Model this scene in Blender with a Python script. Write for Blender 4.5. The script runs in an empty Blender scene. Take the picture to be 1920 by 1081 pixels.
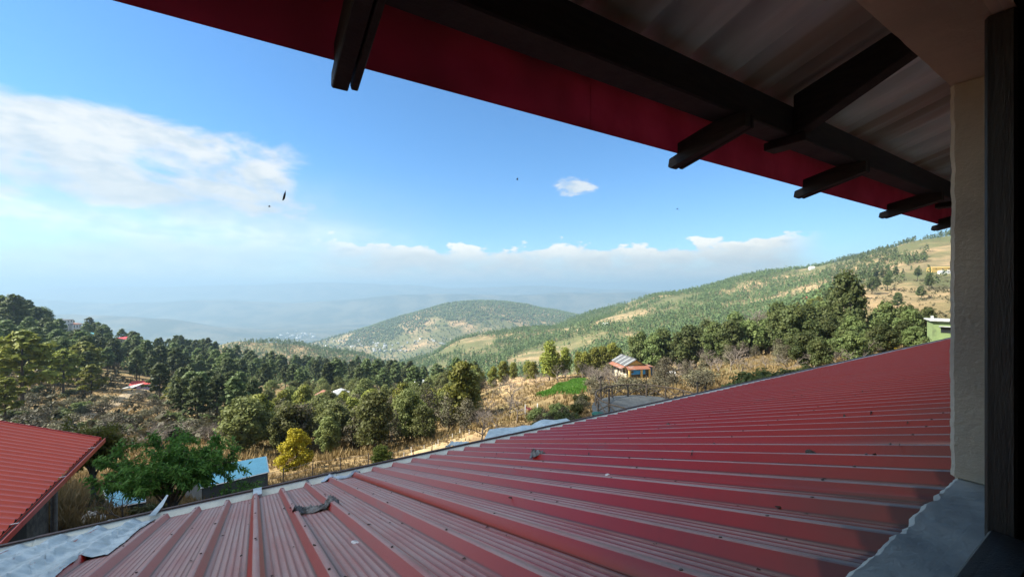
import bpy, bmesh, math, random
import numpy as np
from mathutils import Vector, Matrix, Euler
R = math.radians
random.seed(7)
rng = np.random.default_rng(7)
scene = bpy.context.scene
COL = scene.collection

# ------------------------------------------------------------------ camera
F_PX = 774.0                       # focal length in pixels of a 1920 px wide frame
cam_data = bpy.data.cameras.new('camera')
cam = bpy.data.objects.new('camera', cam_data)
COL.objects.link(cam)
cam.location = (0, 0, 0)
cam.rotation_euler = (R(90), 0, 0)
cam_data.sensor_width = 36.0
cam_data.lens = F_PX / 1920 * 36
cam_data.clip_start = 0.02
cam_data.clip_end = 90000
scene.camera = cam

# ------------------------------------------------------------------ sun, sky, exposure
SUN_YAW, SUN_EL = -98.0, 40.0     # yaw from the view axis (left is negative)
sdir = Vector((math.sin(R(SUN_YAW)) * math.cos(R(SUN_EL)), math.cos(R(SUN_YAW)) * math.cos(R(SUN_EL)), math.sin(R(SUN_EL))))
sun_data = bpy.data.lights.new('sun', 'SUN')
sun_data.energy = 5.0
sun_data.angle = R(0.53)
sun_data.color = (1.0, 0.93, 0.82)
sun = bpy.data.objects.new('sun', sun_data)
COL.objects.link(sun)
sun.location = sdir * 50
sun.rotation_euler = (-sdir).to_track_quat('-Z', 'Y').to_euler()

scene.view_settings.view_transform = 'Standard'
scene.view_settings.look = 'None'
scene.view_settings.exposure = 1.9
scene.view_settings.gamma = 1.0
scene.view_settings.use_curve_mapping = False
cy = scene.cycles
cy.use_denoising = True
cy.max_bounces = 8
cy.diffuse_bounces = 5
cy.glossy_bounces = 3
cy.transmission_bounces = 4
cy.transparent_max_bounces = 12
cy.volume_bounces = 1
cy.caustics_reflective = False
cy.caustics_refractive = False
cy.sample_clamp_indirect = 6.0


class NT:
    """tiny helper for building node trees"""
    def __init__(self, tree):
        self.t = tree
        self.n = tree.nodes
        self.l = tree.links

    def new(self, typ, **kw):
        nd = self.n.new(typ)
        for k, v in kw.items():
            setattr(nd, k, v)
        return nd

    def put(self, sock, val):
        if hasattr(val, 'is_linked') or hasattr(val, 'links'):
            self.l.new(val, sock)
        else:
            sock.default_value = val

    def m(self, op, a, b=None, c=None, clamp=False):
        nd = self.new('ShaderNodeMath', operation=op, use_clamp=clamp)
        for i, v in enumerate((a, b, c)):
            if v is not None:
                self.put(nd.inputs[i], v)
        return nd.outputs[0]

    def ramp(self, val, lo, hi, a=0.0, b=1.0, smooth=True):
        nd = self.new('ShaderNodeMapRange', interpolation_type='SMOOTHSTEP' if smooth else 'LINEAR', clamp=True)
        self.put(nd.inputs['Value'], val)
        nd.inputs['From Min'].default_value = lo
        nd.inputs['From Max'].default_value = hi
        nd.inputs['To Min'].default_value = a
        nd.inputs['To Max'].default_value = b
        return nd.outputs['Result']

    def noise(self, vec, scale, detail=4, rough=0.55, dist=0.0):
        nd = self.new('ShaderNodeTexNoise')
        if vec is not None:
            self.l.new(vec, nd.inputs['Vector'])
        nd.inputs['Scale'].default_value = scale
        nd.inputs['Detail'].default_value = detail
        nd.inputs['Roughness'].default_value = rough
        nd.inputs['Distortion'].default_value = dist
        return nd.outputs['Fac']

    def mix(self, fac, a, b, blend='MIX'):
        nd = self.new('ShaderNodeMix', data_type='RGBA', blend_type=blend)
        self.put(nd.inputs[0], fac)
        for i, v in ((6, a), (7, b)):
            if isinstance(v, (tuple, list)):
                nd.inputs[i].default_value = (*v[:3], 1)
            else:
                self.l.new(v, nd.inputs[i])
        return nd.outputs[2]

    def mapping(self, vec, scale):
        nd = self.new('ShaderNodeMapping')
        self.l.new(vec, nd.inputs['Vector'])
        nd.inputs['Scale'].default_value = scale
        return nd.outputs[0]


world = bpy.data.worlds.new('World')
scene.world = world
world.use_nodes = True
w = NT(world.node_tree)
w.n.clear()
sky = w.new('ShaderNodeTexSky', sky_type='NISHITA')
sky.sun_disc = False
sky.sun_elevation = R(SUN_EL)
sky.sun_rotation = R(SUN_YAW)
sky.altitude = 1600
sky.air_density = 1.15
sky.dust_density = 0.6
sky.ozone_density = 1.6
tc = w.new('ShaderNodeTexCoord')
sep = w.new('ShaderNodeSeparateXYZ')
w.l.new(tc.outputs['Generated'], sep.inputs[0])
az = w.m('ARCTAN2', sep.outputs[0], sep.outputs[1])
el = w.m('ARCSINE', sep.outputs[2])
cmb = w.new('ShaderNodeCombineXYZ')
w.put(cmb.inputs[0], az)
w.put(cmb.inputs[1], w.m('MULTIPLY', el, 2.3))
P = cmb.outputs[0]
n1 = w.noise(P, 5.5, 9, 0.58, 0.4)
n2 = w.noise(P, 20.0, 7, 0.6, 0.2)
n3 = w.noise(P, 2.2, 2, 0.5)
# cloud bank drifting in from the left (and on round behind), thinner elsewhere
side = w.ramp(w.m('ABSOLUTE', w.m('SUBTRACT', az, 0.30)), 0.62, 0.86)
band = w.m('MULTIPLY', w.ramp(el, 0.09, 0.17), w.ramp(el, 0.35, 0.27))
cover = w.m('MULTIPLY', side, band)
d1 = w.ramp(w.m('ADD', n1, w.m('MULTIPLY_ADD', cover, 0.46, -0.36)), 0.37, 0.62)
d1 = w.m('MULTIPLY', d1, 0.92)
veil = w.m('MULTIPLY', w.m('MULTIPLY', w.ramp(w.m('ABSOLUTE', w.m('SUBTRACT', az, 0.30)), 0.40, 0.95), w.ramp(el, 0.27, 0.12)),
           w.ramp(w.noise(P, 3.2, 5, 0.6), 0.28, 0.60, 0.25, 0.72))
# line of cumulus low over the horizon
etop = w.m('MULTIPLY_ADD', n3, 0.035, 0.090)
n4 = w.noise(P, 11.0, 6, 0.55, 0.0)
edge2 = w.m('ADD', w.m('SUBTRACT', etop, el), w.m('ADD', w.m('MULTIPLY_ADD', n2, 0.045, -0.0225), w.m('MULTIPLY_ADD', n4, 0.13, -0.070)))
d2 = w.ramp(edge2, 0.0, 0.008)
d2 = w.m('MULTIPLY', d2, w.ramp(n4, 0.34, 0.54, 0.72, 1.0))
d2 = w.m('MULTIPLY', d2, w.ramp(az, -0.55, -0.30, 0.35, 1.0))
d2 = w.m('MULTIPLY', d2, w.ramp(az, 0.66, 0.56, 0.0, 1.0))
# one small puff
px = w.m('DIVIDE', w.m('SUBTRACT', az, 0.152), 0.064)
py = w.m('DIVIDE', w.m('SUBTRACT', el, 0.238), 0.029)
rr = w.m('ADD', w.m('MULTIPLY', px, px), w.m('MULTIPLY', py, py))
d3 = w.m('MULTIPLY', w.ramp(w.m('ADD', w.m('SUBTRACT', 0.72, rr), w.m('MULTIPLY_ADD', n2, 2.4, -1.2)), 0.0, 0.75), 0.85)
# broken cloud overhead, the cover that the soft light on the near slopes comes from
d4 = w.m('MULTIPLY', w.ramp(el, 0.62, 0.95), w.ramp(w.noise(P, 2.6, 7, 0.6, 0.3), 0.28, 0.50, 0.45, 1.0))
d1 = w.m('MAXIMUM', d1, d4)
dens = w.m('MAXIMUM', w.m('MAXIMUM', d1, veil), w.m('MAXIMUM', d2, d3))
ccol = w.mix(w.ramp(w.m('ADD', w.m('MULTIPLY', n2, 0.6), w.m('MULTIPLY', n4, 0.4)), 0.36, 0.60), (3.35, 3.75, 4.05), (4.8, 4.75, 4.6))
ccol = w.mix(w.ramp(el, 0.27, 0.14, 0.0, 0.5), ccol, (3.0, 3.4, 3.65))
head = w.m('MULTIPLY', w.m('MULTIPLY', w.ramp(edge2, 0.045, 0.004), w.ramp(el, 0.16, 0.12)), w.ramp(n4, 0.40, 0.60, 0.35, 1.0))
ccol = w.mix(head, ccol, (6.0, 5.8, 5.4))
skyc = w.mix(1.0, sky.outputs[0], (0.46, 0.80, 1.05), 'MULTIPLY')
skyc = w.mix(w.ramp(el, 0.36, 0.02, 0.0, 1.0), skyc, (1.25, 0.98, 0.92), 'MULTIPLY')
final = w.mix(dens, skyc, ccol)
bg = w.new('ShaderNodeBackground')
w.l.new(final, bg.inputs[0])
bg.inputs[1].default_value = 0.061
wo = w.new('ShaderNodeOutputWorld')
w.l.new(bg.outputs[0], wo.inputs[0])

# ------------------------------------------------------------------ materials
MATS = {}


def base_mat(name):
    m = bpy.data.materials.new(name)
    m.use_nodes = True
    t = NT(m.node_tree)
    t.n.clear()
    out = t.new('ShaderNodeOutputMaterial')
    b = t.new('ShaderNodeBsdfPrincipled')
    t.l.new(b.outputs[0], out.inputs[0])
    MATS[name] = m
    return m, t, b, out


def pmat(name, c1, c2=None, scale=4.0, rough=0.7, bump=0.0, bscale=None, metallic=0.0, spec=0.4, detail=5, stretch=None, c3=None):
    m, t, b, out = base_mat(name)
    tcn = t.new('ShaderNodeTexCoord')
    vec = tcn.outputs['Object']
    if stretch:
        vec = t.mapping(vec, stretch)
    nz = t.noise(vec, scale, detail, 0.6)
    c2 = c2 or tuple(x * 0.7 for x in c1)
    col = t.mix(t.ramp(nz, 0.35, 0.65), c1, c2)
    if c3:
        col = t.mix(t.ramp(t.noise(vec, scale * 0.31, 3, 0.6), 0.52, 0.68), col, c3)
    t.l.new(col, b.inputs['Base Color'])
    b.inputs['Roughness'].default_value = rough
    b.inputs['Metallic'].default_value = metallic
    b.inputs['Specular IOR Level'].default_value = spec
    if bump:
        bp = t.new('ShaderNodeBump')
        bp.inputs['Strength'].default_value = 1.0
        bp.inputs['Distance'].default_value = bump
        t.put(bp.inputs['Height'], t.noise(vec, bscale or scale * 3, 6, 0.65))
        t.l.new(bp.outputs[0], b.inputs['Normal'])
    return m


def leaf_mat(name, c1, c2, trans=0.3, var=0.25):
    """foliage: two real leaf colours, varied per leaf and per plant"""
    m, t, b, out = base_mat(name)
    at = t.new('ShaderNodeAttribute', attribute_name='tint')
    oi = t.new('ShaderNodeObjectInfo')
    f = t.m('ADD', t.m('MULTIPLY', at.outputs['Fac'], 0.7), t.m('MULTIPLY', oi.outputs['Random'], 0.45), clamp=True)
    col = t.mix(f, c1, c2)
    hsv = t.new('ShaderNodeHueSaturation')
    t.l.new(col, hsv.inputs['Color'])
    t.put(hsv.inputs['Value'], t.m('MULTIPLY_ADD', oi.outputs['Random'], var * 2, 1 - var))
    t.put(hsv.inputs['Hue'], t.m('MULTIPLY_ADD', oi.outputs['Random'], 0.05, 0.475))
    t.l.new(hsv.outputs[0], b.inputs['Base Color'])
    b.inputs['Roughness'].default_value = 0.62
    b.inputs['Specular IOR Level'].default_value = 0.18
    tr = t.new('ShaderNodeBsdfTranslucent')
    t.l.new(hsv.outputs[0], tr.inputs[0])
    mx = t.new('ShaderNodeMixShader')
    mx.inputs[0].default_value = trans
    t.l.new(b.outputs[0], mx.inputs[1])
    t.l.new(tr.outputs[0], mx.inputs[2])
    t.l.new(mx.outputs[0], out.inputs[0])
    return m


def roof_mat(name, red, dust, grime=0.0, dust_amt=0.85, gloss=0.36, ribs=False):
    """painted steel sheet: clean red on the webs, dust settled on the flats"""
    m, t, b, out = base_mat(name)
    tcn = t.new('ShaderNodeTexCoord')
    v = tcn.outputs['Object']
    geo = t.new('ShaderNodeNewGeometry')
    sp = t.new('ShaderNodeSeparateXYZ')
    t.l.new(geo.outputs['True Normal'], sp.inputs[0])
    flat = t.ramp(sp.outputs[2], 0.80, 0.95)
    st = t.noise(t.mapping(v, (14, 0.9, 1)), 1.0, 6, 0.65)
    bl = t.noise(v, 1.3, 5, 0.6)
    fine = t.noise(v, 55, 3, 0.6)
    f = t.m('ADD', t.m('MULTIPLY', st, 0.55), t.m('ADD', t.m('MULTIPLY', bl, 0.45), t.m('MULTIPLY', fine, 0.25)))
    f = t.m('MULTIPLY', t.ramp(f, 0.34, 0.78, 0.25, 1.0), t.m('MULTIPLY', flat, dust_amt))
    col = t.mix(t.noise(v, 3.0, 3), red, tuple(x * 0.82 for x in red))
    col = t.mix(f, col, dust)
    stn = t.m('MULTIPLY', t.ramp(t.noise(t.mapping(v, (9, 0.45, 1)), 1.7, 7, 0.7), 0.56, 0.74), 0.55)
    col = t.mix(stn, col, tuple(x * 0.22 + 0.012 for x in dust))
    spk = t.ramp(t.noise(v, 90, 2, 0.5), 0.70, 0.78)
    col = t.mix(t.m('MULTIPLY', spk, 0.5), col, (0.03, 0.02, 0.02))
    if ribs:
        # dirt lodged along the foot of each rib and in the fine grooves of the pans
        sx_ = t.new('ShaderNodeSeparateXYZ')
        t.l.new(v, sx_.inputs[0])
        ph = t.m('SUBTRACT', sx_.outputs[0], t.m('MULTIPLY', t.m('FLOOR', t.m('DIVIDE', sx_.outputs[0], 0.30)), 0.30))
        dc_ = t.m('MINIMUM', ph, t.m('SUBTRACT', 0.30, ph))
        foot = t.m('MULTIPLY', t.ramp(dc_, 0.039, 0.043), t.ramp(dc_, 0.060, 0.046))
        g6 = t.m('DIVIDE', t.m('SUBTRACT', ph, 0.043), 0.0356667)
        gd = t.m('ABSOLUTE', t.m('SUBTRACT', g6, t.m('ROUND', g6)))
        groove = t.m('MULTIPLY', t.ramp(gd, 0.20, 0.10), t.ramp(dc_, 0.055, 0.065))
        ln_ = t.m('MAXIMUM', t.m('MULTIPLY', foot, 0.75), t.m('MULTIPLY', groove, 0.42))
        col = t.mix(t.m('MULTIPLY', ln_, t.ramp(st, 0.25, 0.6, 0.5, 1.0)), col, (0.045, 0.018, 0.016))
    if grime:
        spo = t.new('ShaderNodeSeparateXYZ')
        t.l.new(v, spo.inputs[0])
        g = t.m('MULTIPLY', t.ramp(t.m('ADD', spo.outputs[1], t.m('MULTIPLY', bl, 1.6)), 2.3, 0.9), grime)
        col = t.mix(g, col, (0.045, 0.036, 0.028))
    t.l.new(col, b.inputs['Base Color'])
    t.put(b.inputs['Roughness'], t.m('MULTIPLY_ADD', f, 0.22, gloss))
    b.inputs['Specular IOR Level'].default_value = 0.36
    bp = t.new('ShaderNodeBump')
    bp.inputs['Distance'].default_value = 0.004
    bp.inputs['Strength'].default_value = 0.5
    t.put(bp.inputs['Height'], t.noise(t.mapping(v, (5, 1.5, 1)), 1.5, 4, 0.6))
    t.l.new(bp.outputs[0], b.inputs['Normal'])
    return m


roof_mat('roof_red', (0.275, 0.013, 0.007), (0.32, 0.24, 0.23), ribs=True, grime=0.85, dust_amt=0.9, gloss=0.34)
roof_mat('shed_red', (0.60, 0.070, 0.040), (0.56, 0.17, 0.12), dust_amt=0.35)
pmat('under_sheet', (0.78, 0.82, 0.80), (0.62, 0.66, 0.64), 2.0, 0.55, stretch=(4, 0.7, 1), c3=(0.40, 0.33, 0.26))
pmat('fascia_red', (0.56, 0.125, 0.165), (0.44, 0.09, 0.12), 3, 0.6, 0.003, 20, c3=(0.34, 0.085, 0.10))
fm_ = MATS['fascia_red']
ft = NT(fm_.node_tree)
fb = [n_ for n_ in ft.n if n_.type == 'BSDF_PRINCIPLED'][0]
fo = [n_ for n_ in ft.n if n_.type == 'OUTPUT_MATERIAL'][0]
ftr = ft.new('ShaderNodeBsdfTranslucent')  # translucency added to brighten the shaded inner face of the fascia
ft.l.new(fb.inputs['Base Color'].links[0].from_socket, ftr.inputs[0])
fmx = ft.new('ShaderNodeMixShader')
fmx.inputs[0].default_value = 0.72
ft.l.new(fb.outputs[0], fmx.inputs[1])
ft.l.new(ftr.outputs[0], fmx.inputs[2])
ft.l.new(fmx.outputs[0], fo.inputs[0])
pmat('dark_timber', (0.013, 0.011, 0.010), (0.026, 0.021, 0.018), 8, 0.75, 0.004, 30, stretch=(1, 1, 6))
pmat('plaster', (0.70, 0.60, 0.44), (0.56, 0.48, 0.36), 3, 0.9, 0.006, 60)
pmat('sill_cement', (0.76, 0.72, 0.60), (0.60, 0.58, 0.49), 5, 0.85, 0.006, 22, c3=(0.42, 0.42, 0.37))
pmat('interior_dark', (0.035, 0.028, 0.022), (0.025, 0.02, 0.016), 5, 0.8)
pmat('frame_wood', (0.045, 0.036, 0.028), (0.03, 0.024, 0.019), 9, 0.45, 0.002, 30, stretch=(6, 6, 1))
pmat('galv', (0.62, 0.66, 0.61), (0.50, 0.54, 0.50), 6, 0.45, metallic=0.0)
pmat('lip_dark', (0.05, 0.035, 0.03), (0.09, 0.055, 0.045), 12, 0.6)
pmat('tarp_blue', (0.42, 0.50, 0.54), (0.26, 0.33, 0.37), 5, 0.38, 0.004, 14)
pmat('rag_dark', (0.07, 0.075, 0.08), (0.20, 0.21, 0.22), 22, 0.8, 0.01, 40)
pmat('rag_blue', (0.40, 0.50, 0.62), (0.20, 0.25, 0.31), 14, 0.75, 0.008, 30)
pmat('paper', (0.65, 0.66, 0.68), (0.3, 0.3, 0.33), 25, 0.7)
pmat('stone_brown', (0.035, 0.025, 0.02), (0.06, 0.045, 0.033), 20, 0.9, 0.01, 40)
pmat('rubble', (0.17, 0.145, 0.115), (0.085, 0.072, 0.06), 4.5, 0.95, 0.05, 7)
pmat('concrete', (0.17, 0.175, 0.165), (0.12, 0.125, 0.118), 1.2, 0.9, 0.01, 15, c3=(0.09, 0.092, 0.088))
pmat('log', (0.21, 0.155, 0.105), (0.13, 0.095, 0.065), 6, 0.85, 0.01, 20)
pmat('pole_grey', (0.22, 0.21, 0.19), (0.15, 0.14, 0.13), 8, 0.7)
pmat('sky_blue_tin', (0.13, 0.42, 0.53), (0.11, 0.36, 0.46), 2, 0.4)
pmat('yellow_wall', (0.62, 0.42, 0.12), (0.50, 0.34, 0.11), 1.5, 0.85)
pmat('cream_wall', (0.58, 0.52, 0.38), (0.42, 0.38, 0.28), 1.5, 0.85)
pmat('blue_wall', (0.05, 0.28, 0.62), (0.04, 0.22, 0.5), 2, 0.8)
pmat('rust_tin', (0.23, 0.085, 0.045), (0.17, 0.075, 0.05), 3, 0.7, c3=(0.22, 0.16, 0.14))
pmat('slate', (0.10, 0.105, 0.11), (0.06, 0.062, 0.065), 3, 0.6)
pmat('roof_pale', (0.24, 0.25, 0.25), (0.17, 0.18, 0.18), 3, 0.6)
pmat('white_paint', (0.75, 0.75, 0.73), (0.62, 0.62, 0.6), 2, 0.7)
pmat('window_dark', (0.02, 0.025, 0.03), (0.015, 0.018, 0.02), 2, 0.2, spec=0.6)
pmat('green_wall', (0.19, 0.25, 0.10), (0.15, 0.205, 0.085), 1.4, 0.85, c3=(0.10, 0.13, 0.06))
pmat('grey_slab', (0.42, 0.43, 0.42), (0.32, 0.33, 0.32), 2, 0.85)
pmat('pink_wall', (0.55, 0.45, 0.62), (0.5, 0.4, 0.56), 2, 0.8)
pmat('red_tin', (0.55, 0.07, 0.07), (0.45, 0.06, 0.06), 3, 0.5)
pmat('bin_green', (0.02, 0.13, 0.09), (0.015, 0.1, 0.07), 3, 0.5)
pmat('bark', (0.10, 0.082, 0.065), (0.06, 0.05, 0.04), 8, 0.95, 0.02, 20)
pmat('bark_pale', (0.22, 0.19, 0.155), (0.14, 0.12, 0.10), 8, 0.95)
pmat('twig', (0.17, 0.14, 0.115), (0.11, 0.09, 0.075), 3, 0.95)
pmat('dirt_path', (0.33, 0.25, 0.15), (0.25, 0.19, 0.12), 1.5, 0.95)
pmat('fleck', (0.03, 0.018, 0.014), (0.06, 0.03, 0.02), 200, 0.8)
pmat('white_stone', (0.55, 0.54, 0.5), (0.38, 0.37, 0.35), 3, 0.9)
pmat('crop_green', (0.036, 0.085, 0.011), (0.055, 0.11, 0.015), 0.5, 0.9, 0.08, 5, c3=(0.06, 0.06, 0.02))
leaf_mat('crop_leaf', (0.045, 0.125, 0.012), (0.095, 0.18, 0.022), 0.3, 0.05)
pmat('dry_field', (0.33, 0.215, 0.10), (0.25, 0.165, 0.08), 0.25, 0.95, 0.05, 3, c3=(0.33, 0.25, 0.13))
pmat('red_cloth', (0.42, 0.11, 0.10), (0.3, 0.08, 0.075), 3, 0.8)
leaf_mat('thicket_leaf', (0.075, 0.105, 0.034), (0.18, 0.185, 0.062), 0.42, 0.35)
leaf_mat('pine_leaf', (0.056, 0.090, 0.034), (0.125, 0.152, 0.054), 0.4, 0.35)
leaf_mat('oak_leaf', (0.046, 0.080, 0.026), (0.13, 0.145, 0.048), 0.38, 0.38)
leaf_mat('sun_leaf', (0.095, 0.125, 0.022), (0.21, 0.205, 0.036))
leaf_mat('yellow_leaf', (0.22, 0.17, 0.014), (0.36, 0.26, 0.022), 0.35, 0.05)
leaf_mat('peach_leaf', (0.06, 0.16, 0.026), (0.14, 0.27, 0.05), 0.3, 0.05)
leaf_mat('grey_leaf', (0.065, 0.064, 0.036), (0.12, 0.105, 0.065), 0.2)
leaf_mat('far_leaf', (0.044, 0.080, 0.028), (0.115, 0.145, 0.052), 0.2, 0.1)
leaf_mat('scrub_leaf', (0.048, 0.050, 0.022), (0.092, 0.078, 0.040), 0.15, 0.1)
leaf_mat('dry_grass', (0.12, 0.095, 0.035), (0.30, 0.215, 0.095), 0.25, 0.05)

# ground: dry grass, bare earth, scrub; beyond the trees the same land seen small
m, t, b, out = base_mat('ground')
geo = t.new('ShaderNodeNewGeometry')
pos = geo.outputs['Position']
na = t.noise(pos, 0.035, 6, 0.62)
nb = t.noise(pos, 0.30, 6, 0.65)
nc = t.noise(pos, 0.004, 7, 0.62)
nd_ = t.noise(pos, 2.2, 5, 0.7)
col = t.mix(t.ramp(nb, 0.38, 0.62), (0.26, 0.18, 0.085), (0.155, 0.11, 0.058))
col = t.mix(t.ramp(na, 0.48, 0.66), col, (0.105, 0.095, 0.038))
col = t.mix(t.m('MULTIPLY', t.ramp(nd_, 0.52, 0.72), 0.6), col, (0.07, 0.055, 0.032))
col = t.mix(t.m('MULTIPLY', t.ramp(nd_, 0.48, 0.30), 0.5), col, (0.34, 0.25, 0.125))
ln = t.new('ShaderNodeVectorMath', operation='LENGTH')
t.l.new(pos, ln.inputs[0])
far = t.ramp(ln.outputs['Value'], 220, 500)
fcol = t.mix(t.ramp(t.noise(pos, 0.018, 8, 0.7), 0.40, 0.60), (0.34, 0.235, 0.13), (0.20, 0.16, 0.085))
fcol = t.mix(t.ramp(nc, 0.40, 0.54), fcol, (0.10, 0.105, 0.045))
fcol = t.mix(t.m('MULTIPLY', t.ramp(t.noise(pos, 0.06, 7, 0.7), 0.50, 0.62), 0.75), fcol, (0.10, 0.085, 0.045))
vfar = t.ramp(ln.outputs['Value'], 3600, 5200)
vcol = t.mix(t.ramp(t.noise(pos, 0.0016, 8, 0.7), 0.42, 0.60), (0.035, 0.045, 0.03), (0.12, 0.11, 0.075))
fcol = t.mix(vfar, fcol, vcol)
col = t.mix(far, col, fcol)
t.l.new(col, b.inputs['Base Color'])
b.inputs['Roughness'].default_value = 0.95
b.inputs['Specular IOR Level'].default_value = 0.1
bp = t.new('ShaderNodeBump')
bp.inputs['Distance'].default_value = 0.25
bp.inputs['Strength'].default_value = 0.9
t.put(bp.inputs['Height'], t.noise(pos, 1.1, 8, 0.7))
t.l.new(bp.outputs[0], b.inputs['Normal'])

# window glass
m, t, b, out = base_mat('glass')
t.n.remove(b)
tr = t.new('ShaderNodeBsdfTransparent')
tr.inputs[0].default_value = (0.97, 0.98, 0.98, 1)
gl = t.new('ShaderNodeBsdfGlossy')
gl.inputs['Roughness'].default_value = 0.02
gg = t.new('ShaderNodeNewGeometry')
dt = t.new('ShaderNodeVectorMath', operation='DOT_PRODUCT')
t.l.new(gg.outputs['Incoming'], dt.inputs[0])
t.l.new(gg.outputs['Normal'], dt.inputs[1])
fres = t.m('MULTIPLY_ADD', t.m('POWER', t.m('SUBTRACT', 1.0, t.m('ABSOLUTE', dt.outputs['Value'])), 5.0), 0.55, 0.025)
mx = t.new('ShaderNodeMixShader')
t.put(mx.inputs[0], t.m('MULTIPLY', fres, t.m('SUBTRACT', 1.0, gg.outputs['Backfacing'])))
t.l.new(tr.outputs[0], mx.inputs[1])
t.l.new(gl.outputs[0], mx.inputs[2])
t.l.new(mx.outputs[0], out.inputs[0])

# ------------------------------------------------------------------ mesh helpers


def link(o, parent=None):
    COL.objects.link(o)
    if parent is not None:
        o.parent = parent
    return o


def tag(o, label=None, cat=None, group=None, kind=None):
    if label:
        o['label'] = label
    if cat:
        o['category'] = cat
    if group:
        o['group'] = group
    if kind:
        o['kind'] = kind
    return o


def mesh_np(name, verts, faces, mat, tint=None, smooth=False):
    verts = np.asarray(verts, dtype=np.float32).reshape(-1, 3)
    faces = np.asarray(faces, dtype=np.int32)
    k = faces.shape[1]
    me = bpy.data.meshes.new(name)
    me.vertices.add(len(verts))
    me.vertices.foreach_set('co', verts.ravel())
    me.loops.add(faces.size)
    me.loops.foreach_set('vertex_index', faces.ravel())
    me.polygons.add(len(faces))
    me.polygons.foreach_set('loop_start', np.arange(0, faces.size, k, dtype=np.int32))
    me.polygons.foreach_set('loop_total', np.full(len(faces), k, dtype=np.int32))
    if smooth:
        me.polygons.foreach_set('use_smooth', np.ones(len(faces), dtype=bool))
    if tint is not None:
        at = me.attributes.new('tint', 'FLOAT', 'POINT')
        at.data.foreach_set('value', np.asarray(tint, dtype=np.float32))
    me.update(calc_edges=True)
    me.materials.append(MATS[mat])
    return me


def ob(name, me, parent=None, loc=(0, 0, 0), rot=(0, 0, 0), scale=(1, 1, 1)):
    o = bpy.data.objects.new(name, me)
    link(o, parent)
    o.location = loc
    o.rotation_euler = rot
    o.scale = scale
    return o


def empty(name, loc=(0, 0, 0), rz=0.0, label=None, cat=None, group=None):
    o = bpy.data.objects.new(name, None)
    o.empty_display_size = 0.3
    link(o)
    o.location = loc
    o.rotation_euler = (0, 0, rz)
    return tag(o, label, cat, group)


class MB:
    """collects boxes, tubes, prisms and grids into one mesh"""
    def __init__(self):
        self.v = []
        self.f = []

    def poly(self, pts, faces):
        k = len(self.v)
        self.v += [tuple(p) for p in pts]
        self.f += [tuple(i + k for i in f) for f in faces]
        return self

    def box(self, x0, x1, y0, y1, z0, z1, M=None):
        p = [(x0, y0, z0), (x1, y0, z0), (x1, y1, z0), (x0, y1, z0), (x0, y0, z1), (x1, y0, z1), (x1, y1, z1), (x0, y1, z1)]
        if M is not None:
            p = [M @ Vector(q) for q in p]
        return self.poly(p, [(0, 3, 2, 1), (4, 5, 6, 7), (0, 1, 5, 4), (1, 2, 6, 5), (2, 3, 7, 6), (3, 0, 4, 7)])

    def tube(self, pts, rad, n=6, cap=True):
        pts = [Vector(p) for p in pts]
        if not hasattr(rad, '__len__'):
            rad = [rad] * len(pts)
        k = len(self.v)
        for i, p in enumerate(pts):
            d = (pts[min(i + 1, len(pts) - 1)] - pts[max(i - 1, 0)])
            d = d.normalized() if d.length > 1e-9 else Vector((0, 0, 1))
            a = d.cross(Vector((0, 0, 1)))
            if a.length < 0.05:
                a = d.cross(Vector((0, 1, 0)))
            a.normalize()
            c = d.cross(a)
            for j in range(n):
                th = 2 * math.pi * j / n
                self.v.append(tuple(p + (a * math.cos(th) + c * math.sin(th)) * rad[i]))
        for i in range(len(pts) - 1):
            for j in range(n):
                q = k + i * n + j
                q2 = k + i * n + (j + 1) % n
                self.f.append((q, q2, q2 + n, q + n))
        if cap:
            self.f.append(tuple(k + j for j in range(n))[::-1])
            self.f.append(tuple(k + (len(pts) - 1) * n + j for j in range(n)))
        return self

    def prism(self, prof, a, b, axis='x'):
        """profile of 2-D points swept between a and b along an axis"""
        n = len(prof)
        k = len(self.v)
        for c in (a, b):
            for (p, q) in prof:
                self.v.append({'x': (c, p, q), 'y': (p, c, q), 'z': (p, q, c)}[axis])
        for i in range(n):
            j = (i + 1) % n
            self.f.append((k + i, k + j, k + n + j, k + n + i))
        self.f.append(tuple(k + i for i in range(n))[::-1])
        self.f.append(tuple(k + n + i for i in range(n)))
        return self

    def mesh(self, name, mat, smooth=False, bevel=0.0):
        me = bpy.data.meshes.new(name)
        me.from_pydata(self.v, [], self.f)
        bm = bmesh.new()
        bm.from_mesh(me)
        bmesh.ops.recalc_face_normals(bm, faces=bm.faces)
        if bevel:
            bmesh.ops.bevel(bm, geom=[e for e in bm.edges], offset=bevel, segments=1, affect='EDGES')
        bm.to_mesh(me)
        bm.free()
        if smooth:
            for p in me.polygons:
                p.use_smooth = True
        me.materials.append(MATS[mat])
        return me

    def build(self, name, mat, parent=None, smooth=False, bevel=0.0, **kw):
        return ob(name, self.mesh(name, mat, smooth, bevel), parent, **kw)


# ------------------------------------------------------------------ noise


def _hash(ix, iy, seed):
    h = (ix.astype(np.int64) * 374761393 + iy.astype(np.int64) * 668265263 + seed * 982451653) & 0xffffffff
    h = ((h ^ (h >> 13)) * 1274126177) & 0xffffffff
    return ((h ^ (h >> 16)) & 0xffff) / 65535.0


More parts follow.
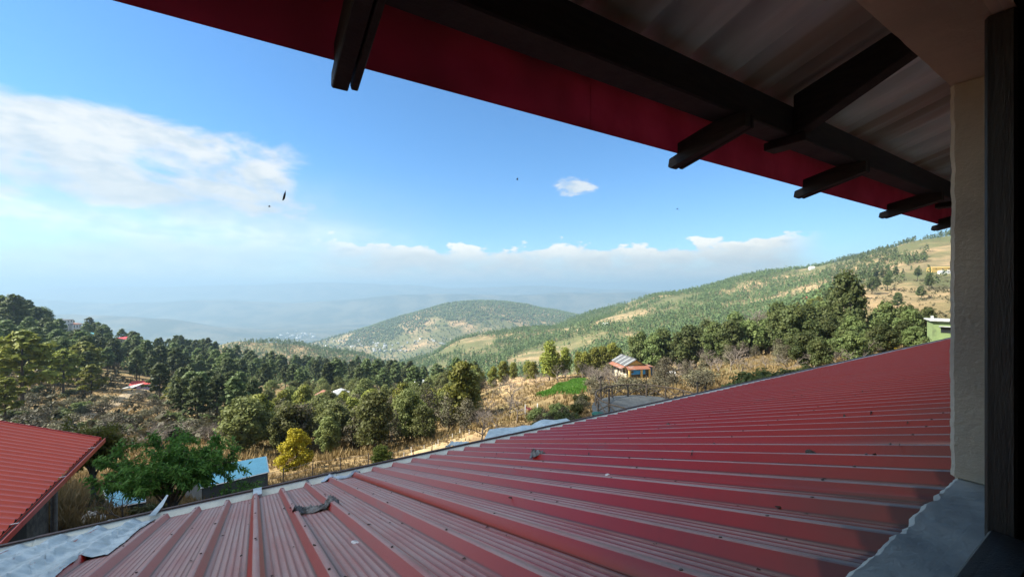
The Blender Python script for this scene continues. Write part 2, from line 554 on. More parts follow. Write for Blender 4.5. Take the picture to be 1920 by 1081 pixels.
def vnoise(x, y, seed=0):
    x = np.asarray(x, float)
    y = np.asarray(y, float)
    ix = np.floor(x)
    iy = np.floor(y)
    fx = x - ix
    fy = y - iy
    fx = fx * fx * (3 - 2 * fx)
    fy = fy * fy * (3 - 2 * fy)
    a = _hash(ix, iy, seed)
    b_ = _hash(ix + 1, iy, seed)
    c = _hash(ix, iy + 1, seed)
    d = _hash(ix + 1, iy + 1, seed)
    return a + (b_ - a) * fx + (c - a) * fy + (a - b_ - c + d) * fx * fy


def fbm(x, y, seed=0, oct=5, gain=0.5):
    s, a, tot = 0.0, 1.0, 0.0
    x = np.asarray(x, float)
    y = np.asarray(y, float)
    for i in range(oct):
        s = s + a * (vnoise(x, y, seed + i) - 0.5)
        tot += a
        a *= gain
        x = x * 2.03 + 17.1
        y = y * 2.03 + 9.7
    return s / tot


# ------------------------------------------------------------------ terrain
# columns across the valley: (bearing given as the frame column u) -> [(forward distance, ground height), ...]


def V(d, v):
    return (d, (540 - v) / F_PX * d)


COLS = {
    -260: [(8, -7), (12, -7.2), (30, -12), V(70, 800), V(110, 745), V(160, 680), V(230, 605), V(300, 572), (450, -50), (900, -180), (1500, -300), (3500, -520)],
    0: [(8, -7), (12, -7.2), (30, -12.5), V(70, 805), V(110, 745), V(160, 685), V(230, 618), V(290, 590), (450, -70), (900, -200), (1500, -300), (3500, -550)],
    110: [(8, -7), (12, -7.1), (28, -13), V(75, 805), V(125, 748), V(190, 690), V(260, 643), V(330, 617), (480, -90), (900, -220), (1500, -300), (3500, -560)],
    220: [(8, -7), (13, -7.6), (25, -12.2), V(45, 862), V(80, 805), V(140, 738), V(200, 700), V(280, 664), V(340, 648), (520, -110), (900, -220), (1500, -300), (3500, -580)],
    320: [(8, -7), (14, -8.2), (25, -12.4), V(48, 850), V(80, 808), V(145, 748), V(220, 705), V(300, 675), V(345, 662), (540, -130), (900, -200), (1500, -300), (3500, -580)],
    400: [(8, -7), (15, -8.6), (30, -14), V(50, 842), V(80, 805), V(150, 750), V(250, 706), V(350, 678), (600, -150), V(850, 680), V(1050, 648), (1400, -230), (2500, -400), (3500, -580)],
    500: [(8, -7), (16, -9), (30, -14), V(55, 845), V(90, 798), V(150, 755), V(250, 716), V(350, 696), (600, -160), V(850, 682), V(1050, 641), (1400, -235), (2500, -400), (3500, -590)],
    600: [(8, -6.5), (18, -9), (35, -15.2), V(60, 838), V(100, 792), V(160, 758), V(260, 724), V(360, 709), (600, -170), V(850, 694), V(1050, 656), (1400, -250), (2300, -380), V(3000, 640), (4200, -600)],
    680: [(8, -6.5), (18, -9), (38, -15.8), V(65, 818), V(110, 776), V(180, 744), V(280, 714), V(360, 700), (600, -170), V(900, 697), V(1050, 672), (1500, -290), V(2200, 676), V(3050, 616), (4200, -560)],
    740: [(8, -6.5), (20, -9.3), (40, -16.3), V(70, 808), V(120, 766), V(200, 737), V(300, 720), V(370, 712), (600, -165), V(1000, 692), (1500, -300), V(2200, 673), V(3150, 599), (4200, -520)],
    800: [(8, -6), (20, -9.2), (42, -16.2), V(75, 792), V(125, 752), V(200, 733), V(290, 725), (420, -100), V(700, 705), V(1000, 668), (1500, -300), V(2200, 668), V(3150, 582), (4200, -500)],
    860: [(8, -6), (20, -9), (45, -16.2), V(80, 772), V(130, 740), V(200, 727), (290, -68), (430, -105), V(650, 695), V(900, 660), V(1100, 640), (1650, -300), V(2250, 660), V(3200, 566), (4200, -450)],
    930: [(8, -6), (20, -8.8), (28, -10.8), V(50, 788), V(90, 737), V(140, 712), V(190, 706), (330, -85), V(560, 700), V(850, 658), V(1150, 632), (1700, -290), V(2300, 650), V(3300, 562), (4200, -420)],
    990: [(8, -6), (20, -8.4), (30, -10.8), V(55, 760), V(90, 722), V(140, 706), V(190, 704), (330, -88), V(540, 694), V(780, 655), V(1150, 622), (1750, -270), V(2400, 640), V(3300, 572), (4200, -420)],
    1050: [(8, -6), (20, -8.2), (30, -10.4), V(42, 770), V(60, 737), V(90, 713), V(130, 702), (230, -62), (400, -92), V(550, 690), V(750, 648), V(950, 628), V(1450, 606), (2200, -320), V(3300, 583), (4300, -430)],
    1120: [(8, -6), (20, -8), (28, -9.9), (38, -10.6), V(60, 731), V(90, 710), V(130, 697), (230, -52), V(420, 690), V(600, 652), V(850, 615), V(1400, 586), (2200, -300), V(3300, 598), (4300, -450)],
    1200: [(8, -6), (20, -8), (28, -9.9), (38, -10.4), V(55, 733), V(105, 706), V(140, 694), (230, -44), V(400, 672), V(600, 638), V(900, 592), V(1300, 561), (2000, -200), (3500, -350)],
    1290: [(8, -6), (20, -7.8), (28, -9.7), (38, -10.0), V(60, 715), V(100, 697), V(140, 686), (240, -38), V(420, 655), V(650, 615), V(950, 565), V(1300, 540), (2000, -150), (3500, -300)],
    1400: [(8, -6), (20, -7.6), (40, -9.4), V(60, 694), V(85, 672), V(130, 662), (260, -34), V(420, 640), V(650, 598), V(950, 548), V(1250, 519), (1900, -80), (3500, -250)],
    1500: [(8, -6), (20, -7.4), (40, -8.8), V(65, 680), V(90, 662), V(140, 652), (230, -28), V(320, 590), V(450, 577), V(700, 560), V(950, 525), V(1200, 506), (1800, -40), (3500, -200)],
    1600: [(8, -6), (20, -7), (40, -8.2), V(70, 667), V(100, 650), V(150, 640), V(220, 606), V(320, 562), V(430, 532), V(520, 521), V(700, 524), V(1000, 485), (1600, 0), (3500, -200)],
    1700: [(8, -6), (20, -6.6), (40, -7.6), V(65, 655), V(100, 640), V(150, 622), V(220, 598), V(320, 556), V(430, 522), V(560, 498), V(700, 480), V(930, 456), (1500, 20), (3500, -150)],
    1790: [(8, -6), (20, -6.2), (40, -7), V(60, 640), V(100, 628), V(150, 608), V(220, 585), V(330, 545), V(450, 515), V(600, 484), V(900, 441), (1500, 40), (3500, -100)],
    2100: [(8, -5.5), (20, -5.5), (40, -5), (100, -4), (220, 2), (330, 20), (450, 45), (600, 80), (900, 150), (1500, 60), (3500, -100)],
}
FAR_V = {'u': [-400, 0, 100, 200, 260, 330, 430, 530, 640, 2200],
         'v': [600, 592, 588, 589, 593, 601, 616, 630, 634, 634]}


def build_table():
    us = sorted(COLS)
    azs_c = np.array([math.atan((u - 960) / F_PX) for u in us])
    fine = np.linspace(R(-70), R(70), 561)
    coarse = np.linspace(R(70), R(290), 56)[1:-1]
    azs = np.concatenate([fine, coarse])
    rs = np.concatenate([np.geomspace(4, 30, 26)[:-1], np.geomspace(30, 4500, 231), np.geomspace(4500, 31000, 46)[1:]])
    tab_c = np.zeros((len(us), len(rs)))
    lr = np.log(rs)
    for i, u in enumerate(us):
        c = math.cos(azs_c[i])
        pts = sorted(COLS[u])
        ctrl = [(math.log(4), pts[0][1])] + [(math.log(p[0] / c), p[1]) for p in pts]
        vr = np.interp(u, FAR_V['u'], FAR_V['v'])
        ctrl += [(math.log(5000 / c), -690), (math.log(6000 / c), (540 - vr) / F_PX * 6000), (math.log(7200 / c), -715), (math.log(8600 / c), -735),
                 (math.log(10500 / c), (540 - (556 - 9 * math.cos((u - 1130) / 260) - 3 * math.cos(u / 61))) / F_PX * 10500), (math.log(13500 / c), -620),
                 (math.log(17000 / c), (540 - (536 + 7 * math.cos(u / 190) + 4 * math.cos(u / 71 + 1) + 2 * math.cos(u / 29))) / F_PX * 17000), (math.log(33000 / c), -300)]
        xs = np.array([q[0] for q in ctrl])
        zs = np.array([q[1] for q in ctrl])
        # monotone-ish cubic (Catmull-Rom with limited slopes)
        h = np.diff(xs)
        dl = np.diff(zs) / h
        mm = np.zeros(len(xs))
        mm[1:-1] = np.where(dl[:-1] * dl[1:] > 0, 2 * dl[:-1] * dl[1:] / (dl[:-1] + dl[1:] + 1e-12), 0)
        mm[0], mm[-1] = dl[0], dl[-1]
        k = np.clip(np.searchsorted(xs, lr) - 1, 0, len(xs) - 2)
        tt = np.clip((lr - xs[k]) / h[k], 0, 1)
        tab_c[i] = ((2 * tt**3 - 3 * tt**2 + 1) * zs[k] + (tt**3 - 2 * tt**2 + tt) * h[k] * mm[k] + (-2 * tt**3 + 3 * tt**2) * zs[k + 1] + (tt**3 - tt**2) * h[k] * mm[k + 1])
    tab = np.zeros((len(azs), len(rs)))
    nf = len(fine)
    for j in range(len(rs)):
        tab[:nf, j] = np.interp(fine, azs_c, tab_c[:, j])
    # smooth across bearings
    ker = np.exp(-0.5 * (np.arange(-14, 15) / 5.0)**2)
    ker /= ker.sum()
    pad = np.concatenate([np.repeat(tab[:1], 14, 0), tab[:nf], np.repeat(tab[nf - 1:nf], 14, 0)])
    tab[:nf] = sum(ker[k] * pad[k:k + nf] for k in range(29))
    for i in range(len(coarse)):
        f = (i + 1) / (len(coarse) + 1)
        f = f * f * (3 - 2 * f)
        tab[nf + i] = tab[nf - 1] * (1 - f) + tab[0] * f
    A, RR = np.meshgrid(azs, rs, indexing='ij')
    X = RR * np.sin(A)
    Y = RR * np.cos(A)
    amp = np.interp(RR, [10, 40, 120, 400, 1000, 3000, 9000, 25000], [0.05, 0.5, 1.6, 5, 32, 70, 190, 260])
    wl = np.interp(RR, [10, 100, 400, 1000, 3000, 9000, 25000], [9, 30, 80, 210, 520, 1500, 4200])
    nz = 0
    for (lo, hi, wv, sd) in ((0, 90, 14, 3), (60, 700, 60, 5), (450, 2000, 230, 7), (1500, 5200, 560, 9), (4300, 40000, 2600, 11)):
        wgt = np.clip((RR - lo) / max(lo * 0.4, 5), 0, 1) * np.clip((hi - RR) / (hi * 0.3), 0, 1)
        a = fbm(X / wv, Y / wv, sd, 5, 0.5)
        rid = 0.5 - np.abs(fbm(X / (wv * 1.3) + 40, Y / (wv * 1.3), sd + 30, 4)) * 2.2
        nz = nz + wgt * (a * 0.7 + (rid - 0.3) * 0.5)
    tab = tab + nz * amp
    # terraces on the cultivated slopes near the house
    wt = np.clip((RR - 24) / 20, 0, 1) * np.clip((330 - RR) / 120, 0, 1) * np.clip((A - R(-42)) / R(15), 0, 1)
    step = 1.3
    q = tab / step + fbm(X / 40, Y / 40, 77, 3) * 1.5
    fr_ = q - np.floor(q)
    ter = (np.clip((fr_ - 0.66) / 0.34, 0, 1) - fr_) * step
    tab = tab + ter * wt * 0.75
    return azs, rs, tab, X, Y


AZS, RS, TAB, TX, TY = build_table()
NFINE = 561


def gz(x, y):
    """ground height under a point"""
    x = np.asarray(x, float)
    y = np.asarray(y, float)
    a = np.arctan2(x, y)
    a = np.where(a < R(-70), a + 2 * math.pi, a)
    r = np.clip(np.hypot(x, y), RS[0], RS[-1] * 0.999)
    azx = np.concatenate([AZS, [AZS[0] + 2 * math.pi]])
    i = np.clip(np.searchsorted(azx, a) - 1, 0, len(AZS) - 1)
    j = np.clip(np.searchsorted(RS, r) - 1, 0, len(RS) - 2)
    fa = (a - azx[i]) / (azx[i + 1] - azx[i])
    fr = (r - RS[j]) / (RS[j + 1] - RS[j])
    i2 = (i + 1) % len(AZS)
    return (TAB[i, j] * (1 - fa) * (1 - fr) + TAB[i2, j] * fa * (1 - fr) + TAB[i, j + 1] * (1 - fa) * fr + TAB[i2, j + 1] * fa * fr)


def gzf(x, y):
    return float(gz(x, y))


def at_ud(u, d):
    """ground point on bearing u at forward distance d"""
    x = (u - 960) / F_PX * d
    return Vector((x, d, gzf(x, d)))


def hit(u, v, d0=15, d1=6000):
    """ground point that lies behind a frame position"""
    ds = np.geomspace(d0, d1, 1500)
    x = (u - 960) / F_PX * ds
    z = (540 - v) / F_PX * ds
    g = gz(x, ds)
    k = np.nonzero(g >= z)[0]
    i = int(k[0]) if len(k) else len(ds) - 1
    return Vector((float(x[i]), float(ds[i]), float(g[i])))


na_, nr_ = TAB.shape
verts = np.stack([TX, TY, TAB], -1).reshape(-1, 3)
ii, jj = np.meshgrid(np.arange(na_), np.arange(nr_ - 1), indexing='ij')
i2 = (ii + 1) % na_
gf = np.stack([ii * nr_ + jj, ii * nr_ + jj + 1, i2 * nr_ + jj + 1, i2 * nr_ + jj], -1).reshape(-1, 4)[:, ::-1]
# close the middle under the house
verts = np.concatenate([verts, [[0, 0, float(TAB[:, 0].mean())]]])
me = mesh_np('ground', verts, gf, 'ground', smooth=True)
bm = bmesh.new()
bm.from_mesh(me)
bm.verts.ensure_lookup_table()
cv = bm.verts[len(verts) - 1]
for i in range(na_):
    f_ = bm.faces.new((cv, bm.verts[((i + 1) % na_) * nr_], bm.verts[i * nr_]))
    f_.smooth = True
bmesh.ops.recalc_face_normals(bm, faces=bm.faces[:])
bm.to_mesh(me)
bm.free()
tag(ob('ground', me), kind='structure')

# draped patches: fields and a path


FIELDS = []


def drape(name, poly, mat, lift=0.06, n=26, kind='structure'):
    """a patch of ground cover following the terrain, outline given as ground points (quad of four curves)"""
    FIELDS.append([tuple(p[:2]) for p in poly])
    a, b_, c, d = [np.array(p[:2]) for p in poly]
    vs, fs = [], []
    for i in range(n + 1):
        for j in range(n + 1):
            s, q = i / n, j / n
            p = (a * (1 - s) + b_ * s) * (1 - q) + (d * (1 - s) + c * s) * q
            e = 0.18 * np.array([fbm(p[0] * 0.6, p[1] * 0.6, 3, 3), fbm(p[0] * 0.6, p[1] * 0.6, 4, 3)]) * np.linalg.norm(c - a) * 0.35
            p = p + e
            edge = min(s, 1 - s, q, 1 - q)
            vs.append((p[0], p[1], gzf(p[0], p[1]) + lift + min(edge * 4, 1) * 0.22 - 0.16))
    for i in range(n):
        for j in range(n):
            k = i * (n + 1) + j
            fs.append((k, k + n + 1, k + n + 2, k + 1))
    return tag(ob(name, mesh_np(name, vs, fs, mat, smooth=True)), kind=kind)


drape('green_field', [at_ud(1003, 66), at_ud(1098, 57), at_ud(1102, 88), at_ud(1085, 96)], 'crop_green', 0.25)
drape('dry_field', [at_ud(935, 85), at_ud(1075, 98), at_ud(1085, 135), at_ud(930, 165)], 'dry_field', 0.2)
drape('dry_field', [at_ud(735, 32), at_ud(905, 36), at_ud(925, 50), at_ud(760, 44)], 'dry_field', 0.15)


def path_strip(name, pts, w_, mat):
    vs, fs = [], []
    P2 = [Vector(p) for p in pts]
    pp = []
    for i in range(len(P2) - 1):
        for k in range(8):
            pp.append(P2[i].lerp(P2[i + 1], k / 8))
    pp.append(P2[-1])
    for i, p in enumerate(pp):
        d = (pp[min(i + 1, len(pp) - 1)] - pp[max(i - 1, 0)])
        n_ = Vector((-d.y, d.x, 0)).normalized()
        ww = w_ * (0.8 + 0.5 * float(vnoise(i * 0.5, 1.0, 2)))
        for s in (-1, -0.33, 0.33, 1):
            q = p + n_ * ww * s * 0.5
            vs.append((q.x, q.y, gzf(q.x, q.y) + (0.25 if abs(s) < 1 else 0.02)))
    for i in range(len(pp) - 1):
        for s in range(3):
            k = i * 4 + s
            fs.append((k, k + 1, k + 5, k + 4))
    return tag(ob(name, mesh_np(name, vs, fs, mat, smooth=True)), kind='structure')


path_strip('path', [hit(128, 802, 60), hit(165, 778, 60), hit(205, 762, 60), hit(232, 742, 60), hit(252, 732, 60), hit(300, 728, 60)], 3.2, 'dirt_path')

# ------------------------------------------------------------------ our house: room, window, eave (house frame turned by 31.9 degrees)
HROT = R(31.9)
HM = Matrix.Rotation(HROT, 4, 'Z')


def H(x, y, z):
    return HM @ Vector((x, y, z))


house = empty('house', (0, 0, 0), HROT, 'own plastered house with a deep red-edged eave and dark rafters over its window', 'house')


def hbox(name, mat, *b, bevel=0.0):
    return MB().box(*b).build(name, mat, house, bevel=bevel)


WX0, WX1, WZ0, WZ1 = -1.1, 2.0, -0.63, 0.682
YI, YO = 0.20, 0.394
hbox('wall', 'plaster', -3.0, WX0, YI, YO, -6.4, 1.05)
hbox('wall', 'plaster', WX1 + 0.0, 9.0, YI, YO - 0.002, -6.4, 1.05)
hbox('wall', 'plaster', WX0, WX1, YI, YO, -6.4, WZ0 - 0.06)
hbox('wall', 'plaster', WX0, WX1, YI, YO, WZ1 + 0.02, 1.12)
hbox('room_floor', 'interior_dark', -3.0, 4.0, -3.4, YI - 0.002, -1.75, -1.6)
hbox('room_ceiling', 'interior_dark', -3.0, 4.0, -3.4, YI - 0.002, 1.0, 1.1)
hbox('room_wall', 'interior_dark', -3.12, -3.0, -3.4, YI - 0.002, -1.6, 1.0)
hbox('room_wall', 'interior_dark', 4.0, 4.12, -3.4, YI - 0.002, -1.6, 1.0)
hbox('room_wall', 'interior_dark', -3.0, 4.0, -3.5, -3.4, -1.6, 1.0)
hbox('room_wall', 'interior_dark', 1.62, 4.0, 0.175, YI - 0.002, -1.6, 1.0)
hbox('room_wall', 'interior_dark', WX0, 1.62, 0.150, YI - 0.002, -1.6, WZ0 - 0.075)


def rough_slab(name, mat, x0, x1, y0, y1, zt, zb, seed, amp=0.02, nx=260, up=True):
    """a plastered slab whose outer edge is hand-made and uneven"""
    mb = MB()
    pts = []
    for i in range(nx + 1):
        x = x0 + (x1 - x0) * i / nx
        e = amp * (0.8 * float(fbm(x * 2.3, 0.3, seed, 3)) + 0.35 * float(fbm(x * 45, 1.3, seed + 6, 3)) - 4.5 * max(0.0, float(fbm(x * 5.3, 1.3, seed + 5, 4)) - 0.07))
        e2 = 0.006 * float(fbm(x * 6, 3.3, seed + 9, 3)) * 2
        pts.append([(x, y0, zt), (x, y1 + e - 0.012, zt + e2), (x, y1 + e, zt - 0.012 + e2), (x, y1 + e * 0.4, zb), (x, y0, zb)])
    k = 5
    vs = [p for row in pts for p in row]
    fs = []
    for i in range(nx):
        for j in range(k):
            a = i * k + j
            b_ = i * k + (j + 1) % k
            fs.append((a, b_, b_ + k, a + k))
    fs.append(tuple(range(k)))
    fs.append(tuple(nx * k + j for j in range(k))[::-1])
    mb.poly(vs, fs)
    return mb.build(name, mat, house, smooth=False)


rough_slab('window_sill', 'sill_cement', WX0 + 0.002, WX1 - 0.001, 0.203, YO - 0.004, WZ0, WZ0 - 0.055, 4, 0.03)
rough_slab('lintel_soffit', 'plaster', WX0 + 0.002, WX1 - 0.001, 0.203, YO + 0.006, WZ1 + 0.018, WZ1, 14, 0.005)
# jamb with a wavy plastered edge
mb = MB()
pts = []
nz_ = 220
for i in range(nz_ + 1):
    z = WZ0 + 0.002 + (WZ1 - WZ0 - 0.004) * i / nz_
    e = 0.006 * (0.7 * float(fbm(z * 3.1, 0.7, 21, 3)) + 0.9 * float(fbm(z * 22, 0.2, 25, 3)) + 0.5 * float(fbm(z * 80, 0.2, 26, 2)))
    pts.append([(WX1 - 0.001, 0.203, z), (WX1 - 0.014, 0.203, z), (WX1 - 0.014 + e * 0.3, YO - 0.004 + e, z), (WX1 - 0.001, YO + 0.008 + e, z)])
vs = [p for row in pts for p in row]
fs = []
for i in range(nz_):
    for j in range(4):
        a, b_ = i * 4 + j, i * 4 + (j + 1) % 4
        fs.append((a, b_, b_ + 4, a + 4))
fs += [(0, 1, 2, 3), tuple(nz_ * 4 + j for j in range(4))[::-1]]
mb.poly(vs, fs).build('window_jamb', 'plaster', house)

win = empty('window', H(0.45, 0.25, WZ0), HROT, 'dark timber framed window with a dusty glass pane above the cement sill', 'window')


def wbox(name, mat, x0, x1, y0, y1, z0, z1, bevel=0.0):
    return MB().box(x0 - 0.45, x1 - 0.45, y0 - 0.25, y1 - 0.25, z0 - WZ0, z1 - WZ0).build(name, mat, win, bevel=bevel)


wbox('stile', 'frame_wood', 1.555, 1.64, 0.200, 0.254, WZ0 + 0.001, WZ1 - 0.001, 0.006)
wbox('stile', 'frame_wood', 1.642, 1.985, 0.202, 0.262, WZ0 + 0.001, WZ1 - 0.001, 0.004)
wbox('stile', 'frame_wood', WX0 + 0.003, WX0 + 0.09, 0.200, 0.254, WZ0 + 0.001, WZ1 - 0.001, 0.006)
wbox('bottom_rail', 'frame_wood', WX0 + 0.092, 1.553, 0.165, 0.245, WZ0 + 0.001, WZ0 + 0.032, 0.005)
wbox('top_rail', 'frame_wood', WX0 + 0.092, 1.553, 0.155, 0.200, WZ1 + 0.002, WZ1 + 0.06, 0.006)
pane = wbox('pane', 'glass', WX0 + 0.0925, 1.5525, 0.222, 0.226, WZ0 + 0.0325, WZ1 - 0.001)


def pane_pt(u, v, yy=0.2215):
    """where the line of sight through a frame position meets the glass"""
    d = HM.inverted() @ Vector(((u - 960) / F_PX, 1, (540 - v) / F_PX))
    k = yy / d.y
    return d * k


for (u, v, l_, wd, a) in ((533, 367, 8.5, 1.7, 12), (505, 386, 1.3, 1.3, 0), (970, 335, 2.0, 1.2, 10), (1270, 391, 1.0, 0.8, 0)):
    p = pane_pt(u, v)
    s = p.length / F_PX
    bmx = bmesh.new()
    bmesh.ops.create_icosphere(bmx, subdivisions=2, radius=1)
    for vv in bmx.verts:
        n_ = float(vnoise(vv.co.x * 2 + u, vv.co.z * 2 + v, 3)) * 0.5 + 0.75
        tp = 1 - 0.45 * vv.co.z
        vv.co = Vector((vv.co.x * wd * s * n_ * tp, vv.co.y * 0.0006 , vv.co.z * l_ * s * n_))
    me = bpy.data.meshes.new('fleck')
    bmx.to_mesh(me)
    bmx.free()
    me.materials.append(MATS['fleck'])
    ob('fleck', me, pane, (p.x - 0.45, p.y - 0.25, p.z - WZ0), (0, R(a), 0))

# corrugated sheet profile ------------------------------------------------


def sheet_profile(pitch, nrib, rib_h, base, top, ridges=5, rh=0.003, first=0.0):
    pr = []
    for k in range(nrib):
        x = first + k * pitch
        pr += [(x - base / 2, 0), (x - top / 2, rib_h), (x + top / 2, rib_h), (x + base / 2, 0)]
        gap = pitch - base
        for r_ in range(ridges):
            c = x + base / 2 + gap * (r_ + 1) / (ridges + 1)
            pr += [(c - 0.004, 0), (c - 0.0015, rh), (c + 0.0015, rh), (c + 0.004, 0)]
    x = first + nrib * pitch
    pr += [(x - base / 2 - 0.001, 0.0), (x - base / 2 + 0.016, rib_h * 0.5 - (0.004 if rib_h > 0 else -0.004))]
    return pr


def sheet_mesh(name, prof, y0, y1, z0, slope, mat, ny=8, wob=0.004, seed=0):
    n = len(prof)
    vs = []
    for j in range(ny + 1):
        y = y0 + (y1 - y0) * j / ny
        for (x, h) in prof:
            vs.append((x, y, z0 - slope * y + h + wob * float(fbm(x * 2, y * 0.8, seed, 2))))
    fs = []
    for j in range(ny):
        for i in range(n - 1):
            k = j * n + i
            fs.append((k, k + 1, k + n + 1, k + n))
    return mesh_np(name, vs, fs, mat)


SL = 288.0 / 912.0
RZ0 = -0.72
YE = 6.30
lower = empty('metal_roof', H(0, 0.4, -3.0), HROT, 'long low roof of dusty red ribbed metal sheets below the window sill', 'roof')
LO = Vector((0, 0.4, -3.0))
prof = sheet_profile(0.30, 4, 0.058, 0.086, 0.034, 5)
variants = [sheet_mesh('roof_sheet', [(x, h) for x, h in prof], YO + 0.02, YE, RZ0, SL, 'roof_red', seed=s) for s in range(3)]
for k in range(-4, 32):
    o = ob('roof_sheet', variants[k % 3], lower, (k * 1.2 + 0.004, -LO.y, -LO.z + 0.0022 * (k % 2) + 0.003 * math.sin(k * 2.1)))
MB().prism([(YE - 0.35, RZ0 - SL * (YE - 0.35) - 0.03), (YE - 0.02, RZ0 - SL * (YE - 0.02) - 0.02), (YE - 0.02, RZ0 - SL * YE - 0.16), (YE - 0.35, RZ0 - SL * YE - 0.16)], -5, 43, 'x').build('eave_board', 'dark_timber', lower, loc=(0, -LO.y, -LO.z))
# gutter: pale steel trough with a dark outer lip
g0 = RZ0 - SL * YE
for k in range(16):
    x0, x1 = -5 + 3.0 * k, -5 + 3.0 * (k + 1) - 0.004
    dz = 0.006 * math.sin(k * 1.7)
    gtr = MB().prism([(YE - 0.015, g0 - 0.03 + dz), (YE - 0.012, g0 - 0.135 + dz), (YE + 0.14, g0 - 0.135 + dz), (YE + 0.142, g0 + 0.028 + dz), (YE + 0.150, g0 + 0.028 + dz), (YE + 0.148, g0 - 0.143 + dz), (YE - 0.019, g0 - 0.143 + dz), (YE - 0.019, g0 - 0.03 + dz)], x0, x1, 'x').build('gutter', 'galv', lower, loc=(0, -LO.y, -LO.z))
    MB().prism([(YE + 0.004, g0 - 0.062 + dz), (YE + 0.135, g0 + 0.020 + dz), (YE + 0.135, g0 + 0.012 + dz), (YE + 0.004, g0 - 0.070 + dz)], x0, x1, 'x').build('flashing', 'galv', gtr)
    MB().prism([(YE + 0.136, g0 + 0.029 + dz), (YE + 0.136, g0 + 0.046 + dz), (YE + 0.172, g0 + 0.046 + dz), (YE + 0.172, g0 - 0.01 + dz), (YE + 0.151, g0 - 0.01 + dz), (YE + 0.151, g0 + 0.029 + dz)], x0, x1, 'x').build('gutter_lip', 'lip_dark', gtr)
MB().box(-0.02, 0.075, YE - 0.05, YE + 0.16, g0 + 0.052, g0 + 0.058).box(-0.02, 0.075, YE - 0.056, YE - 0.05, g0 + 0.0, g0 + 0.058).build('gutter_clip', 'tarp_blue', lower, loc=(0, -LO.y, -LO.z))
mb = MB()
for k in range(-14, 118):
    for yy in (0.9, 2.1, 3.3, 4.5, 5.7, 6.15):
        x, y = k * 0.30 + random.uniform(-.004, .004), yy + random.uniform(-.05, .05)
        z = RZ0 - SL * y + 0.060
        if k > 40 and yy not in (0.9, 3.3, 5.7):
            continue
        n_ = 6
        mb.poly([(x + 0.0065 * math.cos(a), y + 0.0065 * math.sin(a), z - SL * 0.0065 * math.sin(a) + dz_) for dz_ in (0.0, 0.006) for a in [2 * math.pi * q / n_ for q in range(n_)]],
                [(q, (q + 1) % n_, n_ + (q + 1) % n_, n_ + q) for q in range(n_)] + [tuple(range(n_, 2 * n_))])
tag(mb.build('screws', 'lip_dark', lower, loc=(0, -LO.y, -LO.z)), kind='stuff')
# lower storey wall carrying the eave
hbox('lower_wall', 'plaster', -5, 43, YE - 0.9, YE - 0.7, -8.5, g0 - 0.02)


def roof_h(x, y, soft=0.0):
    """height of the ribbed roof surface in the house frame"""
    ph = (x / 0.30) - round(x / 0.30)
    dx = abs(ph) * 0.30
    rib = 0.058 if dx < 0.017 else (0.058 * (0.043 - dx) / 0.026 if dx < 0.043 else 0)
    if soft:
        rib = 0.058 * max(0.0, 1 - dx / (0.045 + soft))
    return RZ0 - SL * y + rib


def on_roof(u, v):
    d = HM.inverted() @ Vector(((u - 960) / F_PX, 1, (540 - v) / F_PX))
    k = RZ0 / (d.z + SL * d.y)
    return d * k


# eave of our own house ---------------------------------------------------
US = 0.905                                   # sheet height at the eave (y = 1.3)
uprof = sheet_profile(0.30, 4, 0.045, 0.095, 0.055, 0)
umesh = [sheet_mesh('roof_sheet', uprof, 0.30, 1.42, US + SL * 1.3, SL, 'under_sheet', ny=3, wob=0.003, seed=40 + s) for s in range(2)]
for k in range(-4, 12):
    ob('roof_sheet', umesh[k % 2], house, (k * 1.2 + 0.1, 0, 0.003 * (k % 2)))
for k in range(7):
    x0 = -4.0 + 2.6 * k
    hbox('fascia_board', 'fascia_red', x0, x0 + 2.5996, 1.300, 1.304, 0.668, US - 0.003)
hbox('purlin', 'dark_timber', -4.0, 14.0, 1.00, 1.12, 0.757, 0.903, bevel=0.006)
hbox('purlin', 'dark_timber', -4.0, 14.0, 0.40, 0.46, 1.08, 1.138)


def rafter(name, xc, wd, y0, y1, drop0, drop1, tilt=0.0):
    """timber under the sheets from y0 down to y1"""
    mb = MB()
    pr = []
    for (y, dr) in ((y0, drop0), (y1, drop1)):
        zt = US + SL * (1.3 - y) - 0.046
        pr.append([(xc - wd / 2, y, zt), (xc + wd / 2, y, zt), (xc + wd / 2 + tilt, y, zt - dr), (xc - wd / 2 + tilt, y, zt - dr)])
    p = pr[0] + pr[1]
    mb.poly(p, [(0, 1, 2, 3), (4, 7, 6, 5), (0, 4, 5, 1), (1, 5, 6, 2), (2, 6, 7, 3), (3, 7, 4, 0)])
    return mb.build(name, 'dark_timber', house, bevel=0.005)


for i, xc in enumerate((-1.2, 0.195, 1.765, 3.06, 4.56, 6.0, 7.5, 8.9)):
    mb = MB()
    for (dx, wd, ex) in ((0.0, 0.046, 0.0), (0.052, 0.020, -0.016)):
        pr = [(0.965, 0.7555), (1.0, 0.7555), (1.12, 0.7555), (1.296, 0.715), (1.297, 0.664), (1.345 + ex, 0.650), (1.352 + ex, 0.612 - ex * .4), (1.335 + ex, 0.600), (0.965, 0.694)]
        mb.prism(pr, xc + dx, xc + dx + wd, 'x')
    mb.build('rafter_tail', 'dark_timber', house, bevel=0.003)
for xc in (2.3, 5.2, 8.1):
    rafter('rafter', xc, 0.085, 0.41, 0.998, 0.105, 0.20)
    MB().box(xc - 0.05, xc + 0.05, 0.94, 1.135, 0.715, 0.7555).build('rafter_plate', 'dark_timber', house, bevel=0.004)

# ------------------------------------------------------------------ things lying on the low roof


